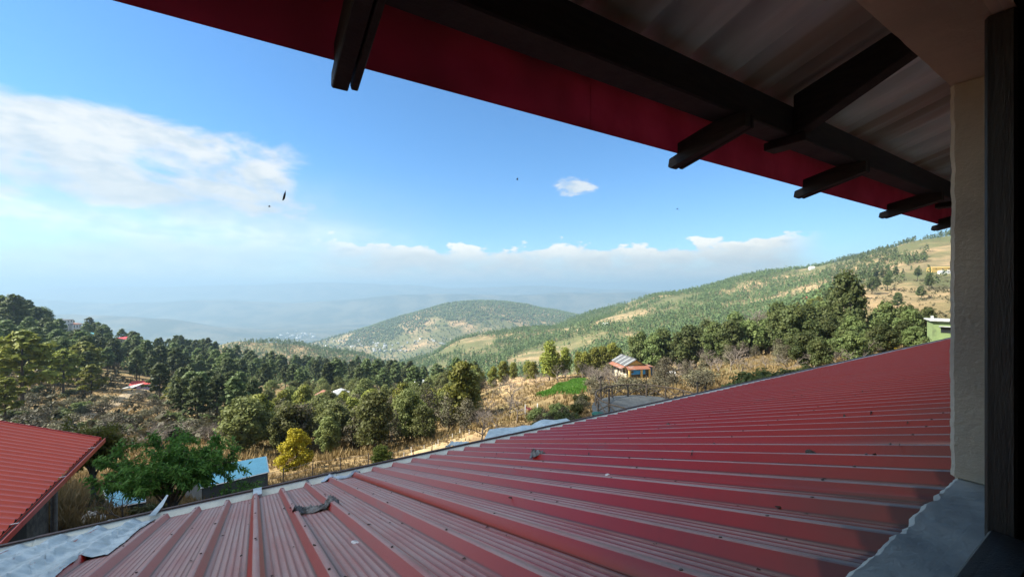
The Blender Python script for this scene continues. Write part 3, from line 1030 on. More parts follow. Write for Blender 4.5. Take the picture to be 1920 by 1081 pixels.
def rag(name, pts, width, mat, label, cat, seed, lump=0.03, nx=46, ny=12, fold=1.0):
    """crumpled cloth laid along a line of frame positions on the roof"""
    P_ = [on_roof(u, v) for (u, v) in pts]
    seg = [0]
    for i in range(1, len(P_)):
        seg.append(seg[-1] + (P_[i] - P_[i - 1]).length)
    vs, fs = [], []
    for i in range(nx + 1):
        s = seg[-1] * i / nx
        k = max(j for j in range(len(seg)) if seg[j] <= s + 1e-9)
        k = min(k, len(P_) - 2)
        f = (s - seg[k]) / (seg[k + 1] - seg[k])
        c = P_[k].lerp(P_[k + 1], f)
        d = (P_[k + 1] - P_[k]).normalized()
        n_ = Vector((-d.y, d.x, 0)).normalized()
        wl_ = width * (0.55 + 0.9 * float(vnoise(i * 0.16, 2.5, seed))) * min(1, 4 * min(i, nx - i) / nx + 0.25)
        for j in range(ny + 1):
            q = j / ny - 0.5
            p = c + n_ * (q * wl_ + 0.35 * width * float(fbm(i * 0.11, 0.5, seed + 3, 2)))
            p += d * 0.02 * float(fbm(i * 0.3, j * 0.5, seed + 8, 2))
            ht = 0.006 + lump * (0.9 * abs(float(fbm(i * 0.34 * fold, j * 0.6, seed + 1, 4))) * 3.2 + 0.25) * (1 - (2 * q)**2)**0.5
            vs.append((p.x, p.y, roof_h(p.x, p.y, 0.03) + ht))
    for i in range(nx):
        for j in range(ny):
            k = i * (ny + 1) + j
            fs.append((k, k + ny + 1, k + ny + 2, k + 1))
    me = mesh_np(name, [H(*v_) for v_ in vs], fs, mat, smooth=True)
    o = ob(name, me)
    return tag(o, label, cat)


rag('rag', [(551, 970), (572, 958), (600, 957), (632, 943)], 0.13, 'rag_dark', 'dark grey crumpled rag lying across a rib of the red metal roof', 'rag', 5, 0.055, fold=1.3)
rag('cloth_strip', [(577, 908), (598, 897), (612, 900), (640, 897), (675, 890)], 0.17, 'rag_blue', 'pale blue twisted cloth strip near the gutter of the red metal roof', 'cloth', 9, 0.045)
rag('cloth_scrap', [(836, 838), (850, 834), (866, 835), (878, 836)], 0.16, 'tarp_blue', 'light blue plastic scrap caught on the gutter of the red metal roof', 'plastic scrap', 15, 0.04)
rag('plastic_clump', [(1000, 858), (1010, 859), (1022, 857)], 0.14, 'rag_dark', 'small grey clump of twigs and plastic on the ribbed roof', 'debris', 19, 0.06)


def tarp_on_roof():
    top = [(-60, 1066), (0, 1044), (60, 1022), (115, 1004), (170, 992), (225, 978), (262, 973), (293, 969)]
    bot = [(-60, 1200), (10, 1165), (70, 1115), (112, 1084), (150, 1052), (205, 1040), (255, 998), (292, 972)]
    nx, ny = 150, 60
    vs, fs = [], []
    for i in range(nx + 1):
        s = i / nx * (len(top) - 1)
        k = min(int(s), len(top) - 2)
        f = s - k
        a = on_roof(*[top[k][c] * (1 - f) + top[k + 1][c] * f for c in (0, 1)])
        b_ = on_roof(*[bot[k][c] * (1 - f) + bot[k + 1][c] * f for c in (0, 1)])
        for j in range(ny + 1):
            p = a.lerp(b_, j / ny)
            edge = min(j / ny, 1 - j / ny, 1 - i / nx) * 6
            wr = 0.010 + min(1, edge + 0.25) * 0.014 * (1.1 * (1 - min(1, 5 * abs(float(fbm(p.x * 4 + p.y * 3, p.y * 5 - p.x * 2, 6, 3))))) + 0.7 * (1 - min(1, 5 * abs(float(fbm(p.x * 11 - p.y * 3, p.y * 10 + p.x * 4, 26, 3))))) + 0.3 * float(fbm(p.x * 20, p.y * 24, 8, 3)))
            jx = 0.05 * float(fbm(i * 0.14, j * 0.05, 31, 3))
            vs.append(H(p.x + jx, p.y + jx, roof_h(p.x + jx, p.y + jx, 0.045) + wr))
    for i in range(nx):
        for j in range(ny):
            k = i * (ny + 1) + j
            fs.append((k, k + ny + 1, k + ny + 2, k + 1))
    return tag(ob('tarpaulin', mesh_np('tarpaulin', vs, fs, 'tarp_blue', smooth=True)), 'wrinkled pale blue tarpaulin spread over the end of the red metal roof', 'tarpaulin')


tarp_on_roof()


def pebble(name, u, v, sx, sy, sz, mat, label, cat, seed, flat=False):
    p = on_roof(u, v)
    bmx = bmesh.new()
    bmesh.ops.create_icosphere(bmx, subdivisions=2, radius=1)
    for vv in bmx.verts:
        n_ = 0.7 + 0.6 * float(vnoise(vv.co.x * 1.7 + seed, vv.co.y * 1.7 + vv.co.z, seed))
        vv.co = Vector((vv.co.x * sx * n_, vv.co.y * sy * n_, vv.co.z * sz * n_))
    me = bpy.data.meshes.new(name)
    bmx.to_mesh(me)
    bmx.free()
    me.materials.append(MATS[mat])
    o = ob(name, me, None, H(p.x, p.y, roof_h(p.x, p.y) + sz * 0.6), (0, 0, HROT + seed))
    return tag(o, label, cat)


pebble('stone', 1521, 852, 0.045, 0.028, 0.020, 'stone_brown', 'dark brown stone resting on a rib of the red roof', 'stone', 1)
pebble('paper_scrap', 665, 1017, 0.030, 0.016, 0.006, 'paper', 'crumpled silver-white wrapper in a pan of the red roof below the dark rag', 'wrapper', 2)
pebble('plastic_piece', 1139, 891, 0.020, 0.015, 0.010, 'paper', 'small white chip lying on a roof rib by the grey debris clump', 'plastic chip', 3)
pebble('stone', 1253, 799, 0.05, 0.03, 0.028, 'stone_brown', 'dark clod sitting on the far ribs of the red roof', 'stone', 4)
for i, (u, v) in enumerate(((700, 925), (862, 1001), (958, 946), (404, 993), (452, 1041), (545, 962), (1075, 950), (1350, 1010), (1460, 955), (1180, 870), (1600, 905), (930, 900), (1290, 965), (760, 1045), (590, 1040))):
    tag(pebble('bark_chip', u, v, 0.010 + 0.004 * (i % 3), 0.006, 0.004, 'stone_brown', 'tiny dark chip of bark scattered on the dusty red roof', 'bark chip', 10 + i), group='bark chips on the roof')
# leaf litter and grit gathered in the pans, thicker towards the wall
mb = MB()
lr_ = random.Random(77)
for k in range(600):
    y = 0.45 + 5.8 * lr_.random()**1.7
    x = lr_.uniform(-2.2, 9.0) if lr_.random() < .8 else lr_.uniform(9, 24)
    if lr_.random() < 0.55:
        x = round(x / 0.3) * 0.3 - 0.05 - 0.02 * lr_.random()
    a = lr_.uniform(0, 6.28)
    s_ = lr_.uniform(0.003, 0.009)
    z = roof_h(x, y) + 0.004
    q = [(x + s_ * 1.7 * math.cos(a), y + s_ * 1.7 * math.sin(a)), (x - s_ * math.sin(a), y + s_ * math.cos(a)), (x - s_ * 1.7 * math.cos(a), y - s_ * 1.7 * math.sin(a)), (x + s_ * math.sin(a), y - s_ * math.cos(a))]
    mb.poly([H(px_, py_, roof_h(px_, py_) + 0.003 + 0.006 * (i_ % 2)) for i_, (px_, py_) in enumerate(q)], [(0, 1, 2, 3)])
tag(mb.build('leaf_litter', 'stone_brown'), 'dry leaf litter and grit strewn over the red metal roof', 'leaf litter', kind='stuff')
# bent metal strip at the gutter
p0 = H(-0.98, 6.46, g0 + 0.03)
mb = MB()
pts = [(-1.03, 6.36, g0 + 0.04), (-0.98, 6.50, g0 + 0.07), (-0.965, 6.55, g0 + 0.085), (-0.95, 6.60, g0 + 0.10), (-0.93, 6.66, g0 + 0.13)]
for k in range(len(pts) - 1):
    a, b_ = Vector(pts[k]), Vector(pts[k + 1])
    wv = Vector((0.034 - 0.006 * k, -0.012, 0.0))
    wv2 = Vector((0.034 - 0.006 * (k + 1), -0.012, 0.0))
    up = Vector((0, 0, 0.003))
    q = [a - wv, a + wv, b_ + wv2, b_ - wv2]
    mb.poly([H(*x) for x in q] + [H(*(x + up)) for x in q], [(0, 1, 2, 3), (7, 6, 5, 4), (0, 4, 5, 1), (1, 5, 6, 2), (2, 6, 7, 3), (3, 7, 4, 0)])
tag(mb.build('metal_strip', 'tarp_blue'), 'bent pale metal strip sticking up over the gutter beside the tarpaulin', 'metal strip')

# ------------------------------------------------------------------ neighbouring shed with the bright red roof
shed = empty('shed', H(-5.0, 16.5, -7.2), HROT, 'stone shed with a bright red ribbed roof, red gutter darkened inside and a grey corner pole', 'shed')
SO = Vector((-5.0, 16.5, -7.2))
SXE, SZE, SPT = -4.45, -5.08, 0.42
sprof = sheet_profile(0.26, 5, 0.042, 0.13, 0.05, 0)
# sheet runs down towards +x: build along local y then turn
sm = sheet_mesh('roof_sheet', sprof, 0.0, 5.2, 0.0, SPT, 'shed_red', ny=4, wob=0.006, seed=90)
for k in range(9):
    o = ob('roof_sheet', sm, shed, (SXE - 5.2 - SO.x, 19.13 - 1.3 * k - SO.y, SZE + 5.2 * SPT - SO.z + 0.003 * (k % 2)), (0, 0, R(-90)))


def sbox(name, mat, x0, x1, y0, y1, z0, z1, bevel=0.0):
    return MB().box(x0 - SO.x, x1 - SO.x, y0 - SO.y, y1 - SO.y, z0 - SO.z, z1 - SO.z).build(name, mat, shed, bevel=bevel)


for k in range(4):
    y0 = 7.3 + 3.0 * k
    y1 = y0 + 2.99 if k < 3 else 19.22
    mb = MB()
    xa = SXE - SO.x
    za = SZE - SO.z
    mb.prism([(xa + 0.01, za - 0.03), (xa + 0.012, za - 0.11), (xa + 0.11, za - 0.11), (xa + 0.112, za + 0.005), (xa + 0.135, za + 0.005), (xa + 0.135, za - 0.13), (xa - 0.008, za - 0.13), (xa - 0.008, za - 0.03)], y0 - SO.y, y1 - SO.y, 'y')
    sg = mb.build('gutter', 'shed_red', shed)
    sbox('gutter_shade_fill', 'lip_dark', SXE + 0.014, SXE + 0.108, y0, y1, SZE - 0.108, SZE - 0.055).parent = sg  # dark block stands in for the shade inside the red gutter
for yb in (10.5, 13.2, 15.8, 18.2):
    MB().box(-0.35, 0.12, -0.012, 0.012, 0.02, 0.028).build('gutter_bracket', 'white_paint', shed, loc=(SXE - SO.x, yb - SO.y, SZE - SO.z))
sbox('verge_trim', 'galv', SXE - 5.2, SXE + 0.02, 19.235, 19.262, SZE - 0.14, SZE - 0.10)
shed.children[-1].rotation_euler = (0, 0, 0)
vt = shed.children[-1]
bpy.data.objects.remove(vt)
MB().prism([(SXE - 5.25 - SO.x, SZE + 5.25 * SPT + 0.05 - SO.z), (SXE + 0.03 - SO.x, SZE + 0.045 - SO.z), (SXE + 0.03 - SO.x, SZE - 0.06 - SO.z), (SXE - 5.25 - SO.x, SZE + 5.25 * SPT - 0.06 - SO.z)], 19.205 - SO.y, 19.235 - SO.y, 'y').build('verge_trim', 'shed_red', shed)
sbox('wall', 'rubble', -9.2, -5.02, 7.6, 17.05, -9.0, SZE + 0.10)
sbox('doorway', 'interior_dark', -5.06, -5.015, 14.4, 15.7, -7.3, -5.25)
MB().tube([(-4.93 - SO.x, 17.12 - SO.y, -0.25), (-4.93 - SO.x, 17.12 - SO.y, SZE + 0.03 - SO.z)], 0.075, 10).build('pole', 'pole_grey', shed)
sbox('plinth', 'concrete', -9.3, -4.55, 7.5, 17.4, -9.2, -7.22)

# ------------------------------------------------------------------ vegetation prototypes


def leaf_cloud(centres, radii, n, size, seed, squash=1.0, aspect=1.6, up=0.25, shell=0.55):
    """n leaf-sized quads spread through clumps; returns verts, faces, tint"""
    r_ = np.random.default_rng(seed)
    centres = np.asarray(centres, float)
    radii = np.asarray(radii, float)
    wts = radii**2 / (radii**2).sum()
    ci = r_.choice(len(centres), n, p=wts)
    d = r_.normal(size=(n, 3))
    d /= np.linalg.norm(d, axis=1)[:, None]
    rad = radii[ci] * (shell + (1 - shell) * r_.random(n)) * (0.8 + 0.4 * r_.random(n))
    off = d * rad[:, None]
    off[:, 2] *= squash
    p = centres[ci] + off
    nrm = d + r_.normal(size=(n, 3)) * 0.6 + np.array([0, 0, up])
    nrm /= np.linalg.norm(nrm, axis=1)[:, None]
    a = np.cross(nrm, r_.normal(size=(n, 3)))
    a /= np.linalg.norm(a, axis=1)[:, None]
    b2 = np.cross(nrm, a)
    s = size * (0.6 + 0.8 * r_.random(n))[:, None]
    v = np.stack([p - a * s * aspect * 0.5, p - b2 * s * 0.5, p + a * s * aspect * 0.5, p + b2 * s * 0.5], 1).reshape(-1, 3)
    f = np.arange(4 * n).reshape(-1, 4)
    ct = r_.random(len(centres))
    tint = np.clip(0.25 + 0.5 * r_.random(n) + 0.45 * (ct[ci] - 0.5), 0, 1)
    return v, f, np.repeat(tint, 4)


PROTO = {}


def add_proto(kind, trunk_mb, tmat, v, f, tint, lmat):
    PROTO.setdefault(kind, []).append((trunk_mb.mesh('trunk', tmat, smooth=True), mesh_np('crown', v, f, lmat, tint)))


def proto_oak(kind, lmat, seed, wide=0.36, low=0.22, n=3600, size=0.036, nclump=19, tmat='bark', narrow=1.0):
    r_ = random.Random(seed)
    mb = MB()
    top = (r_.uniform(-.03, .03), r_.uniform(-.03, .03), 0.55)
    mb.tube([(0, 0, -0.06), (0.005, 0, 0.1), (r_.uniform(-.02, .02), r_.uniform(-.02, .02), 0.3), top], [0.028, 0.022, 0.017, 0.008], 6)
    cs, rs_ = [], []
    for k in range(nclump):
        z = low + (0.93 - low) * (k + 0.5) / nclump
        prof_ = math.sin(math.pi * min(1, max(0, (z - low + 0.06) / (1.04 - low)))**0.85)
        a = k * 2.39996 + r_.uniform(-.4, .4)
        q = wide * prof_ * r_.uniform(0.35, 0.85) * narrow
        c = (q * math.cos(a), q * math.sin(a), z + r_.uniform(-.03, .03))
        cs.append(c)
        rs_.append(r_.uniform(0.10, 0.17))
        if k % 2 == 0:
            zb = min(0.5, max(0.15, z * 0.6))
            mb.tube([(0, 0, zb), (c[0] * .5, c[1] * .5, (zb + c[2]) / 2 + 0.02), c], [0.011, 0.007, 0.003], 4, False)
    v, f, tt = leaf_cloud(cs, rs_, n, size, seed, squash=0.8)
    add_proto(kind, mb, tmat, v, f, tt, lmat)


def proto_pine(kind, lmat, seed, low=0.36, spread=0.21, n=1900, size=0.034, brs=34, cone=0.5):
    r_ = random.Random(seed)
    mb = MB()
    lean = r_.uniform(-.03, .03)
    mb.tube([(0, 0, -0.05), (lean * .3, 0, 0.3), (lean * .7, 0, 0.65), (lean, 0, 0.97)], [0.017, 0.014, 0.010, 0.003], 6)
    cs, rs_ = [], []
    for k in range(brs):
        h = low + (0.97 - low) * (k / (brs - 1))
        q = (h - low) / (0.97 - low)
        prof_ = (min(1, q * 4 + 0.35) * (1 - q)**cone + 0.06)
        l_ = spread * prof_ * r_.uniform(0.55, 1.15)
        a = k * 2.39996 + r_.uniform(-.5, .5)
        tip = (lean * h + l_ * math.cos(a), l_ * math.sin(a), h + l_ * r_.uniform(0.0, 0.28))
        mb.tube([(lean * h, 0, h - 0.01), tip], [0.005, 0.002], 3, False)
        cs.append(tip)
        rs_.append(r_.uniform(0.042, 0.072))
        if l_ > 0.1:
            cs.append((tip[0] * .55, tip[1] * .55, tip[2] - 0.005))
            rs_.append(r_.uniform(0.035, 0.055))
    v, f, tt = leaf_cloud(cs, rs_, n, size, seed, squash=0.62, aspect=2.2, up=0.5, shell=0.3)
    add_proto(kind, mb, 'bark', v, f, tt, lmat)


def proto_bare(kind, seed, tmat='twig', spread=0.75, levels=5, leaves=0, lmat='grey_leaf'):
    r_ = random.Random(seed)
    trunk = MB()
    tw = MB()
    tips = []

    def grow(p, d, l_, rad, lv):
        q = p + d * l_
        mid = (p + q) / 2 + Vector((r_.uniform(-1, 1), r_.uniform(-1, 1), r_.uniform(-.5, .8))) * l_ * 0.10
        (trunk if lv < 2 else tw).tube([p, mid, q], [rad, rad * .8, rad * .6], 5 if lv < 2 else 3, False)
        if lv >= levels:
            tips.append(q)
            return
        for k in range(r_.choice((2, 3, 3)) if lv else 4):
            nd = (d + Vector((r_.gauss(0, 1), r_.gauss(0, 1), r_.gauss(0.15, .6))) * spread * (0.75 if lv else 1.0)).normalized()
            if nd.z < -0.1:
                nd.z = 0.1
            grow(q if k else mid.lerp(q, .8), nd, l_ * r_.uniform(0.6, 0.86), rad * 0.58, lv + 1)
    grow(Vector((0, 0, -0.04)), Vector((r_.uniform(-.1, .1), r_.uniform(-.1, .1), 1)).normalized(), 0.24, 0.022, 0)
    tm = trunk.mesh('trunk', tmat, smooth=True)
    cm = tw.mesh('twigs', tmat)
    PROTO.setdefault(kind, []).append((tm, cm))
    if leaves:
        v, f, tt = leaf_cloud([tuple(p) for p in tips], [0.05] * len(tips), leaves, 0.02, seed, 1, 1.5)
        me2 = mesh_np('crown', v, f, lmat, tt)
        PROTO[kind][-1] = (tm, cm, me2)


def proto_shrub(kind, lmat, seed, n=1500, size=0.06):
    r_ = random.Random(seed)
    mb = MB()
    cs, rs_ = [], []
    for k in range(11):
        a = k * 2.4
        q = 0.42 * math.sqrt(k / 11)
        c = (q * math.cos(a), q * math.sin(a), r_.uniform(0.3, 0.75) * (1.1 - q))
        cs.append(c)
        rs_.append(r_.uniform(0.16, 0.26))
        mb.tube([(0, 0, -0.08), (c[0] * .6, c[1] * .6, c[2] * .6), c], [0.016, 0.01, 0.004], 4, False)
    v, f, tt = leaf_cloud(cs, rs_, n, size, seed)
    add_proto(kind, mb, 'bark', v, f, tt, lmat)


for s in range(4):
    proto_oak('oak', 'oak_leaf', 100 + s, n=4200, size=0.034)
for s in range(4):
    proto_oak('thicket', 'thicket_leaf', 400 + s, wide=0.33 + 0.04 * (s % 2), low=0.14 + 0.05 * (s % 3), n=3800, size=0.030, nclump=15 + 3 * s)
for s in range(3):
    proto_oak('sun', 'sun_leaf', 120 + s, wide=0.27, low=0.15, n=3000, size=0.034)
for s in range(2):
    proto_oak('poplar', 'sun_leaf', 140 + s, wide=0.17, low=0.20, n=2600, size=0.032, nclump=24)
for s in range(2):
    proto_oak('greyoak', 'grey_leaf', 160 + s, wide=0.36, low=0.18, n=1700, size=0.028, nclump=22, tmat='twig')
for s in range(5):
    proto_pine('pine', 'pine_leaf', 200 + s, low=0.30 + 0.05 * (s % 3), spread=0.19 + 0.02 * (s % 2), cone=0.42 + 0.1 * (s % 3))
for s in range(2):
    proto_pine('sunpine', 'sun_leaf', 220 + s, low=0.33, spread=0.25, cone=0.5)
for s in range(4):
    proto_bare('bare', 300 + s)
for s in range(3):
    proto_shrub('shrub', 'oak_leaf', 340 + s)
for s in range(2):
    proto_shrub('greyshrub', 'grey_leaf', 350 + s, n=900, size=0.045)
proto_shrub('yellowshrub', 'yellow_leaf', 360, n=1500, size=0.05)
proto_oak('yellowtree', 'yellow_leaf', 371, wide=0.52, low=0.08, n=7000, size=0.028, nclump=22)
NAMES = {'oak': 'oak_tree', 'thicket': 'evergreen_tree', 'sun': 'leafy_tree', 'poplar': 'slender_tree', 'greyoak': 'dry_tree', 'pine': 'pine_tree', 'sunpine': 'pine_tree', 'bare': 'bare_tree', 'shrub': 'shrub',
         'greyshrub': 'dry_shrub', 'yellowshrub': 'yellow_shrub', 'yellowtree': 'yellow_tree'}
CATS = {'oak': 'tree', 'thicket': 'tree', 'sun': 'tree', 'poplar': 'tree', 'greyoak': 'tree', 'pine': 'pine', 'sunpine': 'pine', 'bare': 'tree', 'shrub': 'shrub', 'greyshrub': 'shrub', 'yellowshrub': 'shrub', 'yellowtree': 'tree'}
PLANTED = []


def plant(kind, loc, h, label, group=None, wide=1.0, var=None, name=None):
    ms = PROTO[kind]
    ms = ms[(var if var is not None else random.randrange(len(ms))) % len(ms)]
    o = empty(name or NAMES[kind], loc, random.uniform(0, 6.28), label, CATS[kind], group)
    for nm, me in zip(('trunk', 'twigs' if kind == 'bare' else 'crown', 'crown'), ms):
        ob(nm, me, o, scale=(h * wide, h * wide, h))
    PLANTED.append((loc[0], loc[1]))
    return o


def clear_of(p, others, dist):
    return all((p[0] - q[0])**2 + (p[1] - q[1])**2 > dist * dist for q in others)


AVOID = [(*at_ud(1045, 66)[:2], 5.5), (*at_ud(1070, 62)[:2], 5.5), (*at_ud(1085, 58)[:2], 5), (*at_ud(1085, 78)[:2], 6)]      # (x, y, radius) kept free for houses, deck, fields


def scatter(kind, n, us, ds, hs, label, group, gap=3.0, dens=None, wide=(0.9, 1.15), vis=None):
    done = []
    tries = 0
    while len(done) < n and tries < n * 60:
        tries += 1
        u = random.uniform(*us)
        d = math.exp(random.uniform(math.log(ds[0]), math.log(ds[1])))
        if dens and random.random() > dens(u, d):
            continue
        p = at_ud(u, d)
        if not clear_of(p, done, gap) or any((p.x - a[0])**2 + (p.y - a[1])**2 < a[2]**2 for a in AVOID):
            continue
        done.append(p)
        k = kind if isinstance(kind, str) else random.choice(kind)
        label_, group_ = label(u, d) if callable(label) else (label, group)
        plant(k, (p.x, p.y, p.z - 0.1), random.uniform(*hs), label_, group_, random.uniform(*wide))
    return done


# ------------------------------------------------------------------ buildings in the landscape


def small_house(name, loc, rz, w_, l_, h_, rise, wall, roofm, label, cat='house', group=None, detail=True, over=0.35, win_mat='window_dark', storeys=1):
    o = empty(name, loc, rz, label, cat, group)
    MB().box(-w_ / 2, w_ / 2, -l_ / 2, l_ / 2, -1.5 if detail is False or l_ < 7.5 else -10.0, h_).build('wall', wall, o)
    a = w_ / 2 + over
    b_ = l_ / 2 + over
    zz = h_ - rise * over / (w_ / 2)
    MB().prism([(-a, zz), (0, h_ + rise), (a, zz), (a, zz + 0.12), (0, h_ + rise + 0.14), (-a, zz + 0.12)], -b_, b_, 'y').build('roof', roofm, o)
    MB().prism([(-w_ / 2, h_ + 0.001), (w_ / 2, h_ + 0.001), (0, h_ + rise - 0.02)], -l_ / 2, l_ / 2, 'y').build('gable', wall, o)
    if detail:
        hs_ = h_ / storeys
        for s in range(storeys):
            for k, xx in enumerate((-0.28, 0.28)):
                MB().box(xx * w_ - 0.45, xx * w_ + 0.45, -l_ / 2 - 0.03, -l_ / 2 + 0.02, hs_ * s + hs_ * .38, hs_ * s + hs_ * .78).build('window', win_mat, o)
            for sx in (-1, 1):
                for yy in (-0.3, 0.0, 0.3):
                    MB().box(sx * w_ / 2 - 0.03, sx * w_ / 2 + 0.03, yy * l_ - 0.4, yy * l_ + 0.4, hs_ * s + hs_ * .38, hs_ * s + hs_ * .78).build('window', win_mat, o)
        MB().box(-0.45, 0.45, -l_ / 2 - 0.04, -l_ / 2 + 0.02, 0.0, min(2.0, h_ * .75)).build('door', win_mat, o)
    AVOID.append((loc[0], loc[1], max(w_, l_) * 0.75))
    return o


# yellow farmhouse
yp = at_ud(1192, 105)
yh = empty('farmhouse', (yp.x, yp.y, yp.z - 0.2), R(11), 'yellow and blue farmhouse with rusty porch roof and striped slate roof above the terraces', 'house')
AVOID.append((yp.x, yp.y, 9))
for (uu, dd, rr_) in ((1190, 94, 8), (1195, 84, 7), (1200, 74, 5), (1225, 92, 5)):
    qq = at_ud(uu, dd)
    AVOID.append((qq.x, qq.y, rr_))
MB().box(-2.5, 2.5, 0, 8, -1.5, 3.3).build('wall', 'cream_wall', yh)
MB().prism([(-2.5, 3.301), (2.5, 3.301), (0, 4.6)], 0.0, 7.999, 'y').build('gable', 'yellow_wall', yh)
MB().box(-2.5, 2.5, -0.06, -0.002, 2.2, 3.3).build('front_upper_wall', 'yellow_wall', yh)
# main roof: two slopes of separate strips
for sx in (-1, 1):
    for k in range(15):
        y0 = -0.35 + 0.585 * k
        p = [(0, y0, 4.72), (sx * 2.95, y0, 3.18), (sx * 2.95, y0 + 0.57, 3.18), (0, y0 + 0.57, 4.72)]
        lift = 0.03 * (k % 2)
        q = [(x, y, z + 0.10) for x, y, z in p]
        MB().poly([(x, y, z + lift) for x, y, z in p + q], [(0, 1, 2, 3), (7, 6, 5, 4), (0, 4, 5, 1), (1, 5, 6, 2), (2, 6, 7, 3), (3, 7, 4, 0)]).build('roof_panel', 'roof_pale' if k % 4 == 1 else 'slate', yh)
MB().box(-0.12, 0.12, -0.4, 8.5, 4.86, 4.95).build('ridge_cap', 'slate', yh)
# porch and side lean-to roofs
MB().poly([(-2.9, 0, 3.25), (2.9, 0, 3.25), (3.1, -2.0, 2.55), (-3.1, -2.0, 2.55), (-2.9, 0, 3.35), (2.9, 0, 3.35), (3.1, -2.0, 2.65), (-3.1, -2.0, 2.65)],
          [(0, 3, 2, 1), (4, 5, 6, 7), (0, 1, 5, 4), (1, 2, 6, 5), (2, 3, 7, 6), (3, 0, 4, 7)]).build('porch_roof', 'rust_tin', yh)
MB().poly([(-2.55, 0.1, 3.1), (-4.2, -0.4, 2.6), (-4.2, 8.2, 2.6), (-2.55, 8.2, 3.1), (-2.55, 0.1, 3.18), (-4.2, -0.4, 2.68), (-4.2, 8.2, 2.68), (-2.55, 8.2, 3.18)],
          [(0, 1, 2, 3), (7, 6, 5, 4), (0, 4, 5, 1), (1, 5, 6, 2), (2, 6, 7, 3), (3, 7, 4, 0)]).build('side_roof', 'rust_tin', yh)
MB().box(-2.4, 1.7, -1.72, -1.6, 1.35, 2.5).build('blue_screen', 'blue_wall', yh)
MB().box(-2.3, -1.5, -1.76, -1.725, 1.75, 2.3).build('window', 'window_dark', yh)
MB().box(1.72, 2.5, -1.7, -1.58, 0.9, 2.52).build('window', 'window_dark', yh)
for xx in (-2.75, 0.35, 2.55):
    MB().box(xx, xx + 0.5, -1.95, -1.5, -1.4, 2.5).build('pillar', 'yellow_wall', yh)
MB().box(-2.2, 0.3, -1.5, -1.45, -0.2, 1.33).build('doorway', 'window_dark', yh)
MB().box(0.9, 2.2, -1.5, -1.45, -0.2, 1.33).build('doorway', 'window_dark', yh)
MB().box(2.502, 5.2, 0.6, 4.0, -1.5, 2.5).build('annex_wall', 'blue_wall', yh)
MB().box(4.7, 5.35, 0.25, 0.59, -1.5, 2.5).build('pillar', 'cream_wall', yh)
MB().poly([(2.5, 0.0, 2.95), (5.7, 0.0, 2.52), (5.7, 4.3, 2.52), (2.5, 4.3, 2.95), (2.5, 0.0, 3.03), (5.7, 0.0, 2.6), (5.7, 4.3, 2.6), (2.5, 4.3, 3.03)],
          [(0, 3, 2, 1), (4, 5, 6, 7), (0, 1, 5, 4), (1, 2, 6, 5), (2, 3, 7, 6), (3, 0, 4, 7)]).build('annex_roof', 'rust_tin', yh)
for yy in (1.0, 2.7, 4.4, 6.1):
    MB().box(-2.54, -2.48, yy, yy + 0.9, 1.0, 2.2).build('window', 'window_dark', yh)
MB().box(-3.4, 5.6, -2.3, -0.002, -2.4, -0.25).build('terrace', 'rubble', yh)
# two pale boards standing beside it
for i, (u, v) in enumerate(((1253, 701), (1262, 703))):
    p = at_ud(u, 96)
    o = MB().box(-0.7, 0.7, -0.04, 0.04, 0, 1.1).build('white_board', 'white_paint', None, loc=(p.x, p.y, p.z + 0.3), rot=(R(-25), 0, R(12 - 20 * i)))
    tag(o, 'white board propped on the slope beside the yellow and blue farmhouse', 'board', 'white boards by the farmhouse')

# green flat-roofed hut at the right
gp = at_ud(1779, 58)
gh = empty('hut', (gp.x, gp.y, gp.z + 0.6), R(-38), 'light green flat-roofed hut with one small window at the top of the slope', 'hut')
AVOID.append((gp.x, gp.y, 6))
MB().box(-1.9, 1.9, -2.2, 2.2, -3, 3.0).build('wall', 'green_wall', gh)
MB().box(-2.2, 2.2, -2.6, 2.6, 3.002, 3.16).build('roof_slab', 'grey_slab', gh)
for xx in (-1.95, 0.1, 1.9):
    MB().box(xx - 0.14, xx + 0.14, -2.4, -2.12, 3.162, 3.75).build('roof_stub', 'grey_slab', gh)
hw = MB().box(-1.1, -0.1, -2.24, -2.18, 1.45, 2.2).build('window', 'window_dark', gh)
MB().box(-1.3, 0.1, -2.62, -2.202, 2.26, 2.35).build('window_shade', 'grey_slab', hw)
MB().box(-3.2, 3.2, -3.2, -2.21, -3.2, -0.1).build('plinth', 'concrete', gh)

# red-roofed hut in the ravine on the left
rp = hit(270, 728, 90)
small_house('hut', (rp.x, rp.y, rp.z), R(-62), 5.0, 7.0, 2.3, 0.9, 'pink_wall', 'red_tin', 'small lilac hut with a bright red roof at the end of the dirt path', 'hut')
p = hit(248, 731, 90)
o = MB().poly([(-2.4, -2.4, 1.0), (2.4, -2.4, 1.5), (2.4, 2.4, 2.2), (-2.4, 2.4, 1.2), (-2.4, -2.4, 1.08), (2.4, -2.4, 1.58), (2.4, 2.4, 2.28), (-2.4, 2.4, 1.28)],
              [(0, 3, 2, 1), (4, 5, 6, 7), (0, 1, 5, 4), (1, 2, 6, 5), (2, 3, 7, 6), (3, 0, 4, 7)]).box(-2.3, -2.2, -2.3, -2.2, -1, 1.0).box(2.2, 2.3, -2.3, -2.2, -1, 1.5).box(2.2, 2.3, 2.2, 2.3, -1, 2.1).box(-2.3, -2.2, 2.2, 2.3, -1, 1.2).build('lean_to', 'grey_slab', None, loc=(p.x, p.y, p.z))
tag(o, 'pale grey lean-to shelter beside the red-roofed lilac hut', 'shelter')
AVOID.append((p.x, p.y, 8))
AVOID.append((hit(215, 755, 60).x, hit(215, 755, 60).y, 6))

